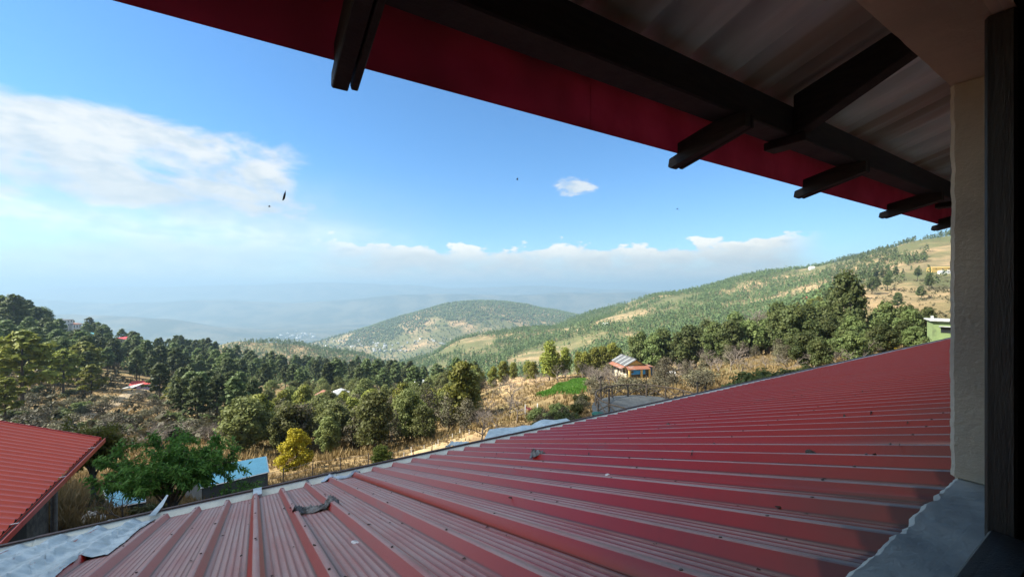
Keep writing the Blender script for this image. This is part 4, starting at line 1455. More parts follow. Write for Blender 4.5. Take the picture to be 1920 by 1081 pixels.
# houses on the left ridge
for (u, d, w_, l_, h_, rise, wm, rm, rz, dz, lab) in (
        (106, 312, 15, 9, 5.2, 0.4, 'white_paint', 'slate', 12, 3.5, 'large white two-storey house with flat grey roof among the ridge pines'),
        (128, 318, 12, 8, 4.2, 0.7, 'white_paint', 'rust_tin', 8, 4.0, 'pale house with rusty brown roof next to the white ridge house'),
        (141, 300, 6, 5, 3.0, 0.5, 'sky_blue_tin', 'sky_blue_tin', 15, 3.5, 'small light blue house below the white ridge house'),
        (163, 305, 6, 6, 3.2, 1.0, 'cream_wall', 'sky_blue_tin', 10, 4.0, 'small cream house with blue gabled roof on the wooded ridge'),
        (229, 325, 9, 8, 3.6, 1.0, 'cream_wall', 'red_tin', 5, 6.5, 'cream house with bright red roof standing apart on the wooded ridge')):
    p = at_ud(u, d)
    for dd in (-14, -28, -42):
        q = at_ud(u, d + dd)
        AVOID.append((q.x, q.y, 7))
    small_house('ridge_house', (p.x, p.y, p.z + dz), R(rz), w_, l_, h_, rise, wm, rm, lab, group='houses on the left ridge', storeys=2 if h_ > 5 else 1)
# red and white house on the right slope, yellow and white buildings higher up
p = hit(1514, 569, 120)
o = small_house('slope_house', (p.x, p.y, p.z + 0.5), R(10), 6, 9, 4.5, 4.0, 'white_paint', 'red_tin', 'small white house with steep red roof in the clearing behind the dark oaks')
p = hit(1762, 508, 200)
small_house('slope_house', (p.x, p.y, p.z), R(80), 8, 22, 4.0, 1.0, 'yellow_wall', 'yellow_wall', 'long low yellow building on the brown terraces of the right slope')
p = hit(1775, 512, 200)
small_house('slope_house', (p.x, p.y, p.z), R(80), 6, 14, 3.0, 0.6, 'white_paint', 'white_paint', 'low white shed in front of the long yellow building')
for (u, v) in ((1522, 500), (1347, 522), (1135, 607)):
    p = hit(u, v + 4, 400)
    small_house('crest_house', (p.x, p.y, p.z), R(u % 90), 9, 10, 5.0, 2.0, 'white_paint', 'white_paint', 'tiny white house on the forested crest of the right ridge', group='houses on the right crest', detail=False)
# village at the foot of the central hill
vr = random.Random(5)
spots = [(640 + vr.uniform(-28, 40), 642 + vr.uniform(-6, 8)) for _ in range(22)] + [(735 + vr.uniform(-35, 30), 650 + vr.uniform(-8, 9)) for _ in range(26)] + [(800 + vr.uniform(-25, 60), 640 + vr.uniform(-6, 6)) for _ in range(12)]
VM = {}
for (u, v) in spots:
    p = hit(u, v, 1300, 4000)
    if p.y > 3900:
        continue
    o = small_house('village_house', (p.x, p.y, p.z + 1), vr.uniform(0, 3), vr.uniform(7, 12), vr.uniform(9, 18), vr.uniform(4, 7), 1.5, vr.choice(('white_paint', 'cream_wall', 'grey_slab')), vr.choice(('grey_slab', 'grey_slab', 'slate')),
                    'tiny pale house in the village at the foot of the hazy central hill', 'house', 'houses of the far village', detail=False)
# town scattered over the valley floor far off
tw = []
tr_ = random.Random(8)
for k in range(24):
    u, v = 560 + tr_.gauss(0, 22), 628 + tr_.gauss(0, 5)
    p = hit(u, v, 3500, 9000)
    if p.y < 8800:
        small_house('town_building', (p.x, p.y, p.z + 2), tr_.uniform(0, 3), tr_.uniform(16, 30), tr_.uniform(20, 50), tr_.uniform(10, 20), 1, 'white_paint', 'grey_slab', 'faint pale building of the town on the hazy valley floor', 'building', 'buildings of the valley town', detail=False)
# small pale houses in the trees of the middle ground
for (u, d, lab, wm, rm) in ((617, 150, 'white house with orange-brown roof glimpsed between the thicket trees', 'white_paint', 'rust_tin'), (632, 140, 'pale blue-grey house half hidden in the thicket', 'sky_blue_tin', 'grey_slab'),
                            (790, 165, 'whitewashed house behind bare trees above the thicket', 'white_paint', 'grey_slab')):
    p = at_ud(u, d)
    small_house('thicket_house', (p.x, p.y, p.z + 2.0), R(u % 70), 6, 7, 3.2, 1.0, wm, rm, lab)

# light blue tin-roofed sheds beyond the gutter


def tin_shed(name, corners, base_z, label):
    o = empty(name, tuple(sum((Vector(c) for c in corners), Vector()) / 4 * 1.0)[:2] + (base_z,), 0, label, 'shed')
    L = o.location
    n = 9
    a, b_, c, d = [Vector(q) - L for q in corners]
    for k in range(3):
        s0, s1 = k / 3, (k + 1) / 3 - 0.004
        q = [a.lerp(b_, s0), a.lerp(b_, s1), d.lerp(c, s1), d.lerp(c, s0)]
        up = Vector((0, 0, 0.03))
        lift = Vector((0, 0, 0.008 * (k % 2)))
        MB().poly([x + lift for x in q] + [x + up + lift for x in q], [(0, 3, 2, 1), (4, 5, 6, 7), (0, 1, 5, 4), (1, 2, 6, 5), (2, 3, 7, 6), (3, 0, 4, 7)]).build('roof_sheet', 'sky_blue_tin', o)
    for e, f_ in ((a, b_), (b_, c), (c, d), (d, a)):
        MB().tube([e + Vector((0, 0, 0.0)), f_ + Vector((0, 0, 0.0))], 0.03, 4).build('edge_trim', 'white_paint', o)
    ins = [x.lerp((a + b_ + c + d) / 4, 0.06) for x in (a, b_, c, d)]
    for k in range(4):
        e, f_ = ins[k], ins[(k + 1) % 4]
        dn = Vector((0, 0, -0.04))
        mb = MB()
        nrm = (f_ - e).cross(Vector((0, 0, 1))).normalized() * 0.06
        lo = -0.8
        p = [e + dn, f_ + dn, Vector((f_.x, f_.y, lo)), Vector((e.x, e.y, lo))]
        mb.poly(p + [x + nrm for x in p], [(0, 1, 2, 3), (7, 6, 5, 4), (0, 4, 5, 1), (1, 5, 6, 2), (2, 6, 7, 3), (3, 7, 4, 0)])
        mb.build('wall', 'concrete', o)
    return o


def PX(u, v, d):
    return ((u - 960) / F_PX * d, d, (540 - v) / F_PX * d)


tin_shed('tin_shed', [PX(378, 914, 18.5), PX(504, 884, 19.5), PX(499, 855, 22), PX(345, 884, 21)], at_ud(430, 20).z, 'shed with a sloping light blue tin roof behind the leafy tree')
tin_shed('tin_shed', [PX(205, 952, 14.5), PX(272, 940, 15), PX(268, 916, 17), PX(195, 917, 16.5)], at_ud(235, 15.5).z, 'low shed with a light blue tin roof beside the flowering shrub')

# pale sheet stretched beyond the gutter
vs, fs = [], []
nx, ny = 24, 10
A4 = [Vector(PX(908, 822, 11.0)), Vector(PX(1085, 795, 10.6)), Vector(PX(1062, 783, 13.5)), Vector(PX(918, 803, 13.2))]
for i in range(nx + 1):
    for j in range(ny + 1):
        s, q = i / nx, j / ny
        p = A4[0].lerp(A4[1], s).lerp(A4[3].lerp(A4[2], s), q)
        sag = -0.16 * math.sin(math.pi * s) * (0.35 + 0.65 * (1 - abs(2 * q - 1))) + 0.05 * float(fbm(s * 7, q * 4, 61, 3))
        if s > 0.55:
            sag += 0.12 * math.exp(-((s - 0.68) / 0.12)**2) * q
        vs.append(p + Vector((0, 0, sag)))
for i in range(nx):
    for j in range(ny):
        k = i * (ny + 1) + j
        fs.append((k, k + ny + 1, k + ny + 2, k + 1))
sh = empty('shade_sheet', (A4[0].x, A4[0].y, gzf(A4[0].x, A4[0].y)), 0, 'pale blue-white plastic sheet stretched on poles just beyond the gutter', 'plastic sheet')
ob('sheet', mesh_np('sheet', [v_ - sh.location for v_ in vs], fs, 'tarp_blue', smooth=True), sh)
for c in A4:
    MB().tube([(c.x, c.y, gzf(c.x, c.y) - 0.3), (c.x, c.y, c.z - 0.02)], 0.03, 6).build('pole', 'log', sh, loc=-sh.location)

# ------------------------------------------------------------------ round deck with rustic log fence
dc = Vector(((1216 - 960) / F_PX * 33, 33, -9.66))
deck = empty('viewing_deck', dc, 0, 'round concrete viewing deck ringed by a rustic crossed-log railing', 'deck')
AVOID.append((dc.x, dc.y, 6.0))
MB().prism([(4.45 * math.cos(2 * math.pi * k / 48), 4.45 * math.sin(2 * math.pi * k / 48)) for k in range(48)], -0.18, 0.0, 'z').build('floor_slab', 'concrete', deck)
MB().prism([(4.3 * math.cos(2 * math.pi * k / 48), 4.3 * math.sin(2 * math.pi * k / 48)) for k in range(48)], -3.2, -0.181, 'z').build('retaining_wall', 'rubble', deck)
npost = 16
PA = [2 * math.pi * (k + 0.3) / npost for k in range(npost)]


def ring(a, r_=4.15, z=0.0):
    return Vector((r_ * math.cos(a), r_ * math.sin(a), z))


fr_rng = random.Random(3)
for k in range(npost):
    a, a2 = PA[k], PA[(k + 1) % npost] + (2 * math.pi if k == npost - 1 else 0)
    tall = k % 3 == 0
    hgt = 1.95 if tall else 1.08
    j = lambda: fr_rng.uniform(-.03, .03)
    post = MB().tube([ring(a, 4.15, -0.05), ring(a + j() * .3, 4.15 + j(), hgt * .5), ring(a, 4.15 + j(), hgt)], [0.085, 0.08, 0.072], 8).build('post', 'log', deck)
    if tall:
        c = ring(a, 4.15, 1.95)
        lm = MB().tube([c + Vector((-0.22, 0, 0.02)), c + Vector((0.22, 0, 0.06))], 0.03, 6).tube([c + Vector((0, 0, 0.0)), c + Vector((0, 0, 0.16))], [0.09, 0.06], 8).build('post_lamp', 'dark_timber', post)
    am = (a + a2) / 2
    MB().tube([ring(a, 4.15, 1.0 + j()), ring(am, 4.17, 1.02 + j()), ring(a2, 4.15, 1.0 + j())], 0.06, 7).build('top_rail', 'log', deck)
    MB().tube([ring(a, 4.11, 0.08), ring(am, 4.10, 0.52 + j()), ring(a2, 4.11, 0.95)], 0.042, 6).build('cross_brace', 'log', deck)
    MB().tube([ring(a, 4.20, 0.95), ring(am, 4.19, 0.52 + j()), ring(a2, 4.20, 0.08)], 0.042, 6).build('cross_brace', 'log', deck)
# blue sheet on the deck floor and a green bin beside it
pts = [(dc.x - 0.35 + (0.95 + 0.2 * math.sin(3 * a)) * math.cos(a), dc.y - 0.2 + (0.55 + 0.1 * math.cos(2 * a)) * math.sin(a)) for a in [2 * math.pi * k / 28 for k in range(28)]]
mb = MB()
mb.poly([(x, y, dc.z + 0.01) for x, y in pts] + [(dc.x - 0.35 + (x - dc.x + 0.35) * .8, dc.y - 0.2 + (y - dc.y + 0.2) * .8, dc.z + 0.07 + 0.02 * math.sin(i * 1.9)) for i, (x, y) in enumerate(pts)] + [(dc.x - 0.35, dc.y - .2, dc.z + 0.06)],
        [(k, (k + 1) % 28, 28 + (k + 1) % 28, 28 + k) for k in range(28)] + [(28 + k, 28 + (k + 1) % 28, 56) for k in range(28)])
tag(mb.build('plastic_sheet', 'rag_blue', smooth=True), 'rumpled blue plastic sheet lying on the round deck floor', 'plastic sheet')
bp_ = Vector((dc.x - 4.6, dc.y - 2.6, 0))
bp_.z = gzf(bp_.x, bp_.y)
bn = empty('dustbin', bp_, 0, 'dark green dustbin standing below the round deck railing', 'dustbin')
MB().tube([(0, 0, 0), (0, 0, 1.0)], [0.33, 0.42], 14).build('body', 'bin_green', bn, smooth=False)
MB().tube([(0, 0, 1.002), (0, 0, 1.06), (0, 0, 1.16)], [0.45, 0.45, 0.12], 14).build('lid', 'bin_green', bn)

# wire fence on the grass bank, stakes, stone heap, red cloth
wf = empty('wire_fence', at_ud(640, 30), 0, 'thin wire fence on leaning wooden stakes along the dry grass bank', 'fence')
fp = [at_ud(u, d) for u, d in ((470, 22), (530, 23.5), (585, 25), (640, 27), (690, 29), (735, 31.5), (775, 34), (810, 37), (840, 40), (866, 44))]
for i, p in enumerate(fp):
    lean = Vector((random.uniform(-.08, .08), random.uniform(-.08, .08), 1.25))
    MB().tube([p - Vector((0, 0, 0.3)), p + lean], [0.045, 0.035], 6).build('stake', 'log', wf, loc=-wf.location)
for hz in (0.45, 0.8, 1.15):
    for i in range(len(fp) - 1):
        a, b_ = fp[i] + Vector((0, 0, hz)), fp[i + 1] + Vector((0, 0, hz))
        MB().tube([a, (a + b_) / 2 - Vector((0, 0, 0.05)), b_], 0.010, 3, False).build('wire', 'pole_grey', wf, loc=-wf.location)
for i, (u, d) in enumerate(((796, 40), (818, 41), (822, 44), (845, 43), (848, 46), (772, 38), (757, 36), (700, 33), (862, 47), (880, 44))):
    p = at_ud(u, d)
    o = MB().tube([p - Vector((0, 0, 0.2)), p + Vector((random.uniform(-.06, .06), 0, random.uniform(0.6, 0.95)))], [0.035, 0.028], 6).build('sapling_stake', 'white_paint')
    tag(o, 'short white stake marking a sapling on the dry grass bank', 'stake', 'white stakes on the grass bank')


def heap(name, loc, rx, ry, rz_, mat, label, cat, seed, n=60):
    o = empty(name, loc, 0, label, cat)
    r_ = random.Random(seed)
    bmx = bmesh.new()
    bmesh.ops.create_icosphere(bmx, subdivisions=1, radius=1)
    for vv in bmx.verts:
        vv.co *= r_.uniform(0.75, 1.15)
    me = bpy.data.meshes.new('stone')
    bmx.to_mesh(me)
    bmx.free()
    me.materials.append(MATS[mat])
    for k in range(n):
        a = r_.uniform(0, 6.28)
        q = math.sqrt(r_.random())
        s = r_.uniform(0.07, 0.14)
        ob('stone', me, o, (rx * q * math.cos(a), ry * q * math.sin(a), rz_ * (1 - q) * r_.uniform(.5, 1) + 0.04), (r_.uniform(0, 3), r_.uniform(0, 3), r_.uniform(0, 3)), (s, s * r_.uniform(.7, 1.2), s * .75))
    return o


heap('stone_heap', at_ud(697, 27), 1.0, 0.6, 0.45, 'white_stone', 'heap of pale stones on the grass strip beyond the gutter', 'stone heap', 4)
heap('stone_heap', at_ud(168, 13.2), 0.35, 0.3, 0.35, 'white_stone', 'small pale stone pile under the flowering shrub near the stone shed', 'stone heap', 6, 30)
pA, pB = at_ud(985, 46), at_ud(1008, 46)
vs, fs = [], []
for i in range(13):
    for j in range(4):
        p = pA.lerp(pB, i / 12)
        vs.append((p.x + 0.1 * math.sin(i * 1.7), p.y + 0.12 * math.sin(i * 1.1 + j), p.z + 0.9 + 0.25 * j / 3 - 0.30 * i / 12 - 0.12 * math.sin(i / 12 * math.pi)))
for i in range(12):
    for j in range(3):
        k = i * 4 + j
        fs.append((k, k + 4, k + 5, k + 1))
wl = empty('washing_line', pA, 0, 'faded red cloth hung on a short line below the green field', 'washing line')
ob('cloth', mesh_np('cloth', [Vector(v_) - pA for v_ in vs], fs, 'red_cloth', smooth=True), wl)
for p in (pA, pB):
    MB().tube([p - Vector((0, 0, .3)), p + Vector((0, 0, 1.35))], 0.05, 6).build('post', 'white_paint', wl, loc=-pA)

# ------------------------------------------------------------------ trees and shrubs
# left wooded hill
LHG = None


def LHL(u, d):
    if u < 185 and d > 215:
        return 'dark pine growing among the pale houses of the wooded ridge', 'pines among the ridge houses'
    if u < 200:
        return 'dark pine on the shaded slope between the ridge houses and the ravine', 'pines below the ridge houses'
    if u < 345 and d < 235:
        return 'dark pine on the slope rising straight behind the lilac hut', 'pines behind the lilac hut'
    if u < 345:
        return 'dark pine on the crest by the red-roofed ridge house', 'pines near the red-roofed ridge house'
    if u > 560 and d > 300:
        return 'dark pine on the crest of the wooded spur in front of the far village', 'pines on the spur crest'
    if u > 560:
        return 'dark pine on the flank of the wooded spur above the thicket', 'pines on the spur flank'
    if d > 290:
        return 'dark pine on the crest below the low sunlit ridge', 'pines on the middle crest'
    return 'dark pine on the middle slope between the lilac hut and the wooded spur', 'pines on the middle slope'




def crest_d(u):
    return np.interp(u, [-100, 0, 110, 220, 320, 400, 500, 600, 680, 740, 800], [300, 295, 335, 345, 350, 355, 358, 365, 368, 374, 330])


def left_dens(u, d):
    c = crest_d(u)
    if d > c * 1.04:
        return 0
    lo = np.interp(u, [-100, 0, 120, 260, 330, 420, 520, 640, 760, 800], [105, 112, 128, 165, 165, 150, 150, 165, 190, 190])
    if d < lo:
        return 0
    return 0.35 + 0.65 * min(1, (d - lo) / 60)


lp = scatter('pine', 205, (-40, 800), (105, 385), (11, 18), LHL, LHG, 4.6, left_dens, (1.0, 1.35))
# a closed fringe along the crest
scatter('pine', 50, (300, 790), (335, 372), (13, 19), LHL, LHG, 4.0, lambda u, d: 1.0 if abs(d - crest_d(u)) < 16 else 0, (0.9, 1.2))
for (u, d, h, kd, lab) in ((28, 235, 24, 'pine', 'tall pine with rounded double crown rising above the left ridge'), (2, 240, 20, 'pine', 'broad pine at the edge of the left ridge'),
                           (80, 280, 16, 'oak', 'dark spreading tree beside the white ridge house'),
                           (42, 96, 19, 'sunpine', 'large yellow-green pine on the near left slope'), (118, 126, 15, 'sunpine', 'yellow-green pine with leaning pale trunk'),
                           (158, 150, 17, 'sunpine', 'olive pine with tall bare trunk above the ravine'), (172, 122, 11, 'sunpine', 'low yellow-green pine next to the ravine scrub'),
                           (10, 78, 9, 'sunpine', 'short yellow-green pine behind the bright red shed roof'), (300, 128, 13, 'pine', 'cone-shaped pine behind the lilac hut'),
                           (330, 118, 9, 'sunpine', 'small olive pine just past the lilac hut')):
    p = at_ud(u, d)
    plant(kd, (p.x, p.y, p.z - .2), h, lab, wide=1.25)
scatter('pine', 16, (335, 480), (85, 135), (9, 13), 'mid green pine on the slope between the lilac hut and the thicket', 'pines below the lilac hut', 5, None, (1.1, 1.4))
scatter('greyshrub', 46, (30, 420), (58, 130), (1.8, 3.6), 'grey-brown leafless scrub bush on the ravine side', 'scrub in the ravine', 3, None, (1.2, 1.8))
scatter('shrub', 34, (-10, 420), (60, 140), (1.6, 3.4), 'low dark green bush on the ravine side', 'bushes in the ravine', 3, None, (1.1, 1.5))
scatter('bare', 20, (190, 440), (48, 70), (3.5, 5.5), 'grey leafless thorn tree in the thicket behind the blue tin shed', 'thorn trees behind the tin shed', 2.5, None, (1.1, 1.5))
# thicket in the middle
TL = 'leafy evergreen tree in the thicket between the yellow tree and the far pines'
scatter('thicket', 66, (455, 890), (48, 128), (4.2, 7.8), TL, 'thicket trees', 4.2, lambda u, d: 1 if d > np.interp(u, [455, 700, 890], [48, 46, 60]) else 0, (0.85, 1.2))
scatter('thicket', 28, (480, 900), (120, 200), (6, 10), 'dark evergreen tree at the back of the thicket near the glimpsed houses', 'back thicket trees', 5.5)
scatter('sun', 24, (470, 900), (56, 135), (5, 8), 'yellow-green leafy tree among the thicket', 'light thicket trees', 5)
scatter('greyoak', 34, (460, 930), (52, 130), (4, 7), 'brownish dry tree among the thicket', 'dry thicket trees', 4)
scatter('bare', 16, (560, 960), (60, 140), (4.5, 7), 'bare grey tree standing in the thicket', 'bare thicket trees', 4)
scatter('pine', 10, (760, 900), (130, 260), (10, 14), 'slim pine at the sunny end of the far pine wood', 'pines at the wood end', 6)
scatter('sunpine', 12, (790, 880), (210, 285), (9, 14), 'light green pine beyond the end of the far pine wood', 'light pines beyond the wood', 6, None, (0.9, 1.2))
p = at_ud(556, 37)
plant('yellowtree', (p.x, p.y, p.z), 4.1, 'round golden yellow tree on the slope beyond the gutter', wide=0.95)
p = at_ud(714, 25)
plant('sun', (p.x, p.y, p.z), 1.7, 'small bushy citrus tree next to the pale stone heap', wide=1.5)
p = at_ud(870, 60)
plant('sun', (p.x, p.y, p.z), 9.0, 'tall yellow-green tree with bare trunk at the edge of the thicket', wide=0.95)
p = at_ud(572, 100)
plant('poplar', (p.x, p.y, p.z), 9.0, 'bright yellow-green slender tree above the thicket', wide=1.1)
for (u, d, h) in ((500, 17.5, 0.8), (470, 16, 0.6), (520, 22, 0.6), (800, 33, 0.6)):
    p = at_ud(u, d)
    plant('yellowshrub', (p.x, p.y, p.z), h if h else 1, 'low yellow-flowering bush on the grass strip beyond the gutter', 'yellow bushes beyond the gutter', 1.3)
# trees round the fields
ftl = 'slender sunlit yellow-green tree in the row along the green field'
for (u, d, h, k) in ((1000, 118, 5.5, 'sun'), (990, 124, 6, 'sun'), (1030, 100, 9.5, 'poplar'), (1042, 104, 7, 'sun'), (1060, 106, 7.5, 'poplar'), (1085, 112, 7, 'poplar'), (1098, 108, 6.5, 'sun'), (1115, 112, 8, 'poplar'),
                     (1130, 118, 8.5, 'sun'), (1148, 122, 9.5, 'poplar'), (945, 118, 7, 'sun'), (925, 112, 6, 'sun'), (962, 140, 6, 'sun'), (1160, 128, 8, 'sun')):
    p = at_ud(u, d)
    plant(k, (p.x, p.y, p.z), h, ftl, 'row along the green field', 1.0)
scatter('bare', 22, (905, 1120), (78, 112), (3.5, 6.0), 'bare orchard tree on the sunny dry field', 'bare orchard trees', 4.5, None, (0.9, 1.25))
scatter('bare', 7, (895, 985), (34, 56), (3.5, 5.5), 'bare spreading tree on the bank below the dry field', 'bare trees on the bank', 4, None, (1.1, 1.4))
scatter('shrub', 14, (1005, 1105), (32, 42), (1.1, 1.9), 'dense dark green bush between the gutter and the green field', 'bushes below the green field', 2.2, None, (0.9, 1.3))
scatter('greyshrub', 9, (1000, 1110), (30, 40), (1.0, 1.6), 'pale dry bush between the gutter and the round deck', 'dry bushes near the deck', 2, None, (1, 1.4))
scatter('bare', 16, (1110, 1180), (60, 100), (3.5, 5.5), 'brown leafless tree crowding the slope below the farmhouse', 'leafless trees below the farmhouse', 3, None, (1.1, 1.4))
scatter('greyshrub', 26, (1105, 1330), (44, 92), (1.5, 2.8), 'brown scrub bush between the round deck and the farmhouse', 'scrub above the deck', 3, None, (1.2, 1.7))
scatter('bare', 10, (1238, 1400), (60, 98), (4.5, 6.8), 'tall bare tree on the slope right of the farmhouse', 'bare trees right of the farmhouse', 4, None, (1.0, 1.3))
scatter('greyoak', 9, (1240, 1480), (60, 95), (3.0, 4.8), 'dry brown-leaved tree in front of the dark oak belt', 'dry trees before the oaks', 4)
# belt of dark oaks on the right


def OL(u, d):
    if u < 1330:
        return 'dark evergreen oak at the low end of the belt behind the farmhouse', 'oaks behind the farmhouse'
    if u < 1480:
        return 'dark evergreen oak around the tall leafless trees of the belt', 'oaks around the leafless trees'
    if u < 1650:
        return 'dark evergreen oak crowding round the tallest oak of the belt', 'oaks round the tallest oak'
    return 'dark evergreen oak between the utility pole and the green hut', 'oaks beside the green hut'


scatter('oak', 44, (1190, 1560), (96, 138), (10, 13.5), OL, 'oak belt', 4.6, lambda u, d: 1 if d > np.interp(u, [1190, 1300, 1450, 1560], [128, 112, 96, 92]) else 0, (0.85, 1.1))
scatter('oak', 26, (1480, 1745), (72, 120), (6, 9.5), OL, 'oak belt', 4.2, None, (0.85, 1.1))
p = at_ud(1588, 92)
plant('oak', (p.x, p.y, p.z), 17.0, 'tallest dark oak with a rounded crown above the belt', wide=0.75, var=1)
for (u, d, h) in ((1418, 112, 19), (1440, 118, 18)):
    p = at_ud(u, d)
    plant('bare', (p.x, p.y, p.z), h, 'tall leafless tree with branching crown rising out of the oak belt', 'leafless trees in the oak belt', 1.15)
scatter('oak', 14, (1480, 1720), (50, 72), (3.5, 5.5), 'small dark oak on the terraces in front of the belt', 'small oaks on the terraces', 4, None, (0.9, 1.2))
for (u, d, h) in ((1395, 31, 1.9), (1420, 32, 2.3), (1445, 33, 2.2), (1470, 35, 1.9), (1500, 38, 1.8), (1530, 40, 1.5)):
    p = at_ud(u, d)
    plant('shrub', (p.x, p.y, p.z - 0.1), h * 1.25, 'dense green hedge bush just over the edge of the long red roof', 'hedge bushes over the roof edge', 1.35)
scatter('bare', 12, (1330, 1640), (50, 68), (2.5, 4.5), 'brown leafless bush-like tree on the terraces before the oak belt', 'brown trees on the terraces', 3.5, None, (1.1, 1.5))
p = at_ud(1665, 64)
plant('yellowshrub', (p.x, p.y, p.z), 2.2, 'yellow-leaved bush below the dark oak belt', wide=1.1)
# utility pole on the right slope
p = at_ud(1645, 105)
up_ = empty('utility_pole', p, 0, 'dark wooden utility pole with a crossarm on the right slope', 'utility pole')
MB().tube([(0, 0, -.5), (0, 0, 8.5)], [0.16, 0.12], 8).build('pole', 'dark_timber', up_)
MB().box(-1.1, 1.1, -0.07, 0.07, 7.6, 7.78).build('crossarm', 'dark_timber', up_)
for xx in (-0.9, 0.9):
    MB().tube([(xx, 0, 7.78), (xx, 0, 7.98)], [0.07, 0.05], 6).build('insulator', 'white_paint', up_)


# mid-distance pine groves on the right slope
def grove(u, d):
    p = at_ud(u, d)
    g = float(fbm(p.x / 55, p.y / 55, 55, 3))
    b_ = 0.9 if u < np.interp(d, [200, 300, 420, 560], [1560, 1640, 1690, 1700]) else (0.9 if (1700 < u < 1745 and 300 < d < 380) else 0.04)
    return b_ if g > -0.10 else b_ * 0.25


GL = 'sunlit green pine in the groves on the slope above the oak belt'
scatter('pine', 62, (1420, 1790), (215, 560), (10, 15), GL, 'groves on the right slope', 5.5, grove, (1.1, 1.45))
scatter('sunpine', 22, (1440, 1690), (215, 420), (9, 13), 'yellow-green pine in the groves on the slope above the oak belt', 'light pines in the right groves', 6, grove, (1.1, 1.3))

# hero tree just beyond the gutter: branches with long drooping leaves


def leafy_near_tree(name, loc, spread, height, seed, label, nleaf=5200, lmat='peach_leaf', stems=5, base_open=0.4):
    r_ = random.Random(seed)
    g_ = np.random.default_rng(seed)
    o = empty(name, loc, 0, label, 'tree')
    mb = MB()
    twigs = []
    mb.tube([(0, 0, -0.4), (0.02, 0, 0.25), (0, 0.03, base_open * height)], [0.09, 0.075, 0.06], 8)
    for k in range(stems * 4):
        a = k * 2.39996
        q = r_.uniform(0.45, 1.0)
        tip = Vector((spread * q * math.cos(a), spread * 0.8 * q * math.sin(a), height * (base_open + (1 - base_open) * r_.uniform(0.15, 1.0) * (1.15 - 0.5 * q))))
        root = Vector((0, 0, base_open * height * r_.uniform(0.6, 1)))
        mid = root.lerp(tip, 0.5) + Vector((r_.uniform(-.2, .2), r_.uniform(-.2, .2), 0.12 * height))
        mb.tube([root, mid, tip], [0.035, 0.02, 0.007], 5, False)
        for j in range(9):
            f = r_.uniform(0.35, 1.0)
            b0 = (root.lerp(mid, f * 2) if f < .5 else mid.lerp(tip, f * 2 - 1))
            d = Vector((r_.gauss(0, 1), r_.gauss(0, 1), r_.gauss(0.2, .5))).normalized() * r_.uniform(0.25, 0.6) * height / 2.6
            mb.tube([b0, b0 + d * .6 + Vector((0, 0, .03)), b0 + d], [0.009, 0.006, 0.003], 3, False)
            twigs.append((b0, d))
    mb.build('trunk', 'bark', o, smooth=True)
    n = nleaf
    ti = g_.integers(0, len(twigs), n)
    B = np.array([tuple(t_[0]) for t_ in twigs])[ti]
    D = np.array([tuple(t_[1]) for t_ in twigs])[ti]
    f = g_.random(n)[:, None]
    p = B + D * f + g_.normal(size=(n, 3)) * 0.035
    ax = D / np.linalg.norm(D, axis=1)[:, None] * 0.5 + g_.normal(size=(n, 3)) * 0.55 + np.array([0, 0, -0.45])
    ax /= np.linalg.norm(ax, axis=1)[:, None]
    sd = np.cross(ax, g_.normal(size=(n, 3)) * 0.5 + np.array([0, 0, 1.0]))
    sd /= np.linalg.norm(sd, axis=1)[:, None]
    up_n = np.cross(sd, ax)
    L = (0.09 + 0.06 * g_.random(n))[:, None] * height / 2.6
    W = L * 0.16
    m_ = p + ax * L * 0.5 - up_n * L * 0.05
    tip = p + ax * L - up_n * L * 0.18
    v = np.stack([p, m_ + sd * W + up_n * W * .4, tip, m_ - sd * W + up_n * W * .4, m_], 1).reshape(-1, 3)
    k = np.arange(n)[:, None] * 5
    fcs = np.concatenate([k + np.array([0, 1, 4]), k + np.array([1, 2, 4]), k + np.array([2, 3, 4]), k + np.array([3, 0, 4])])
    tint = np.repeat(np.clip(g_.random(n) * 0.9, 0, 1), 5)
    ob('crown', mesh_np('crown', v, fcs, lmat, tint), o)
    return o


p = at_ud(318, 11.5)
leafy_near_tree('peach_tree', (p.x, p.y, -7.0), 2.05, 3.0, 11, 'spreading leafy green tree with drooping leaves just beyond the gutter', 17000)
p = at_ud(440, 11.5)
leafy_near_tree('peach_tree', (p.x, p.y, -7.3), 0.75, 2.1, 12, 'small leafy sapling in front of the blue tin shed', 3000)
p = at_ud(215, 15)
leafy_near_tree('leafy_tree', (p.x - 0.8, p.y, -7.8), 1.1, 3.3, 13, 'olive green leafy tree between the stone shed and the spreading tree', 6000, 'sun_leaf')
p = at_ud(225, 12)
plant('bare', (p.x, p.y, -7.2), 1.9, 'sparse twiggy shrub with pale flowers by the gutter', wide=1.2, name='flowering_shrub')
scatter('shrub', 10, (130, 420), (12.5, 17), (0.5, 1.0), 'low green bush in the yard beyond the gutter', 'bushes in the yard', 0.8, None, (1.2, 1.6))

# ------------------------------------------------------------------ far forest and ground cover (uncountable)


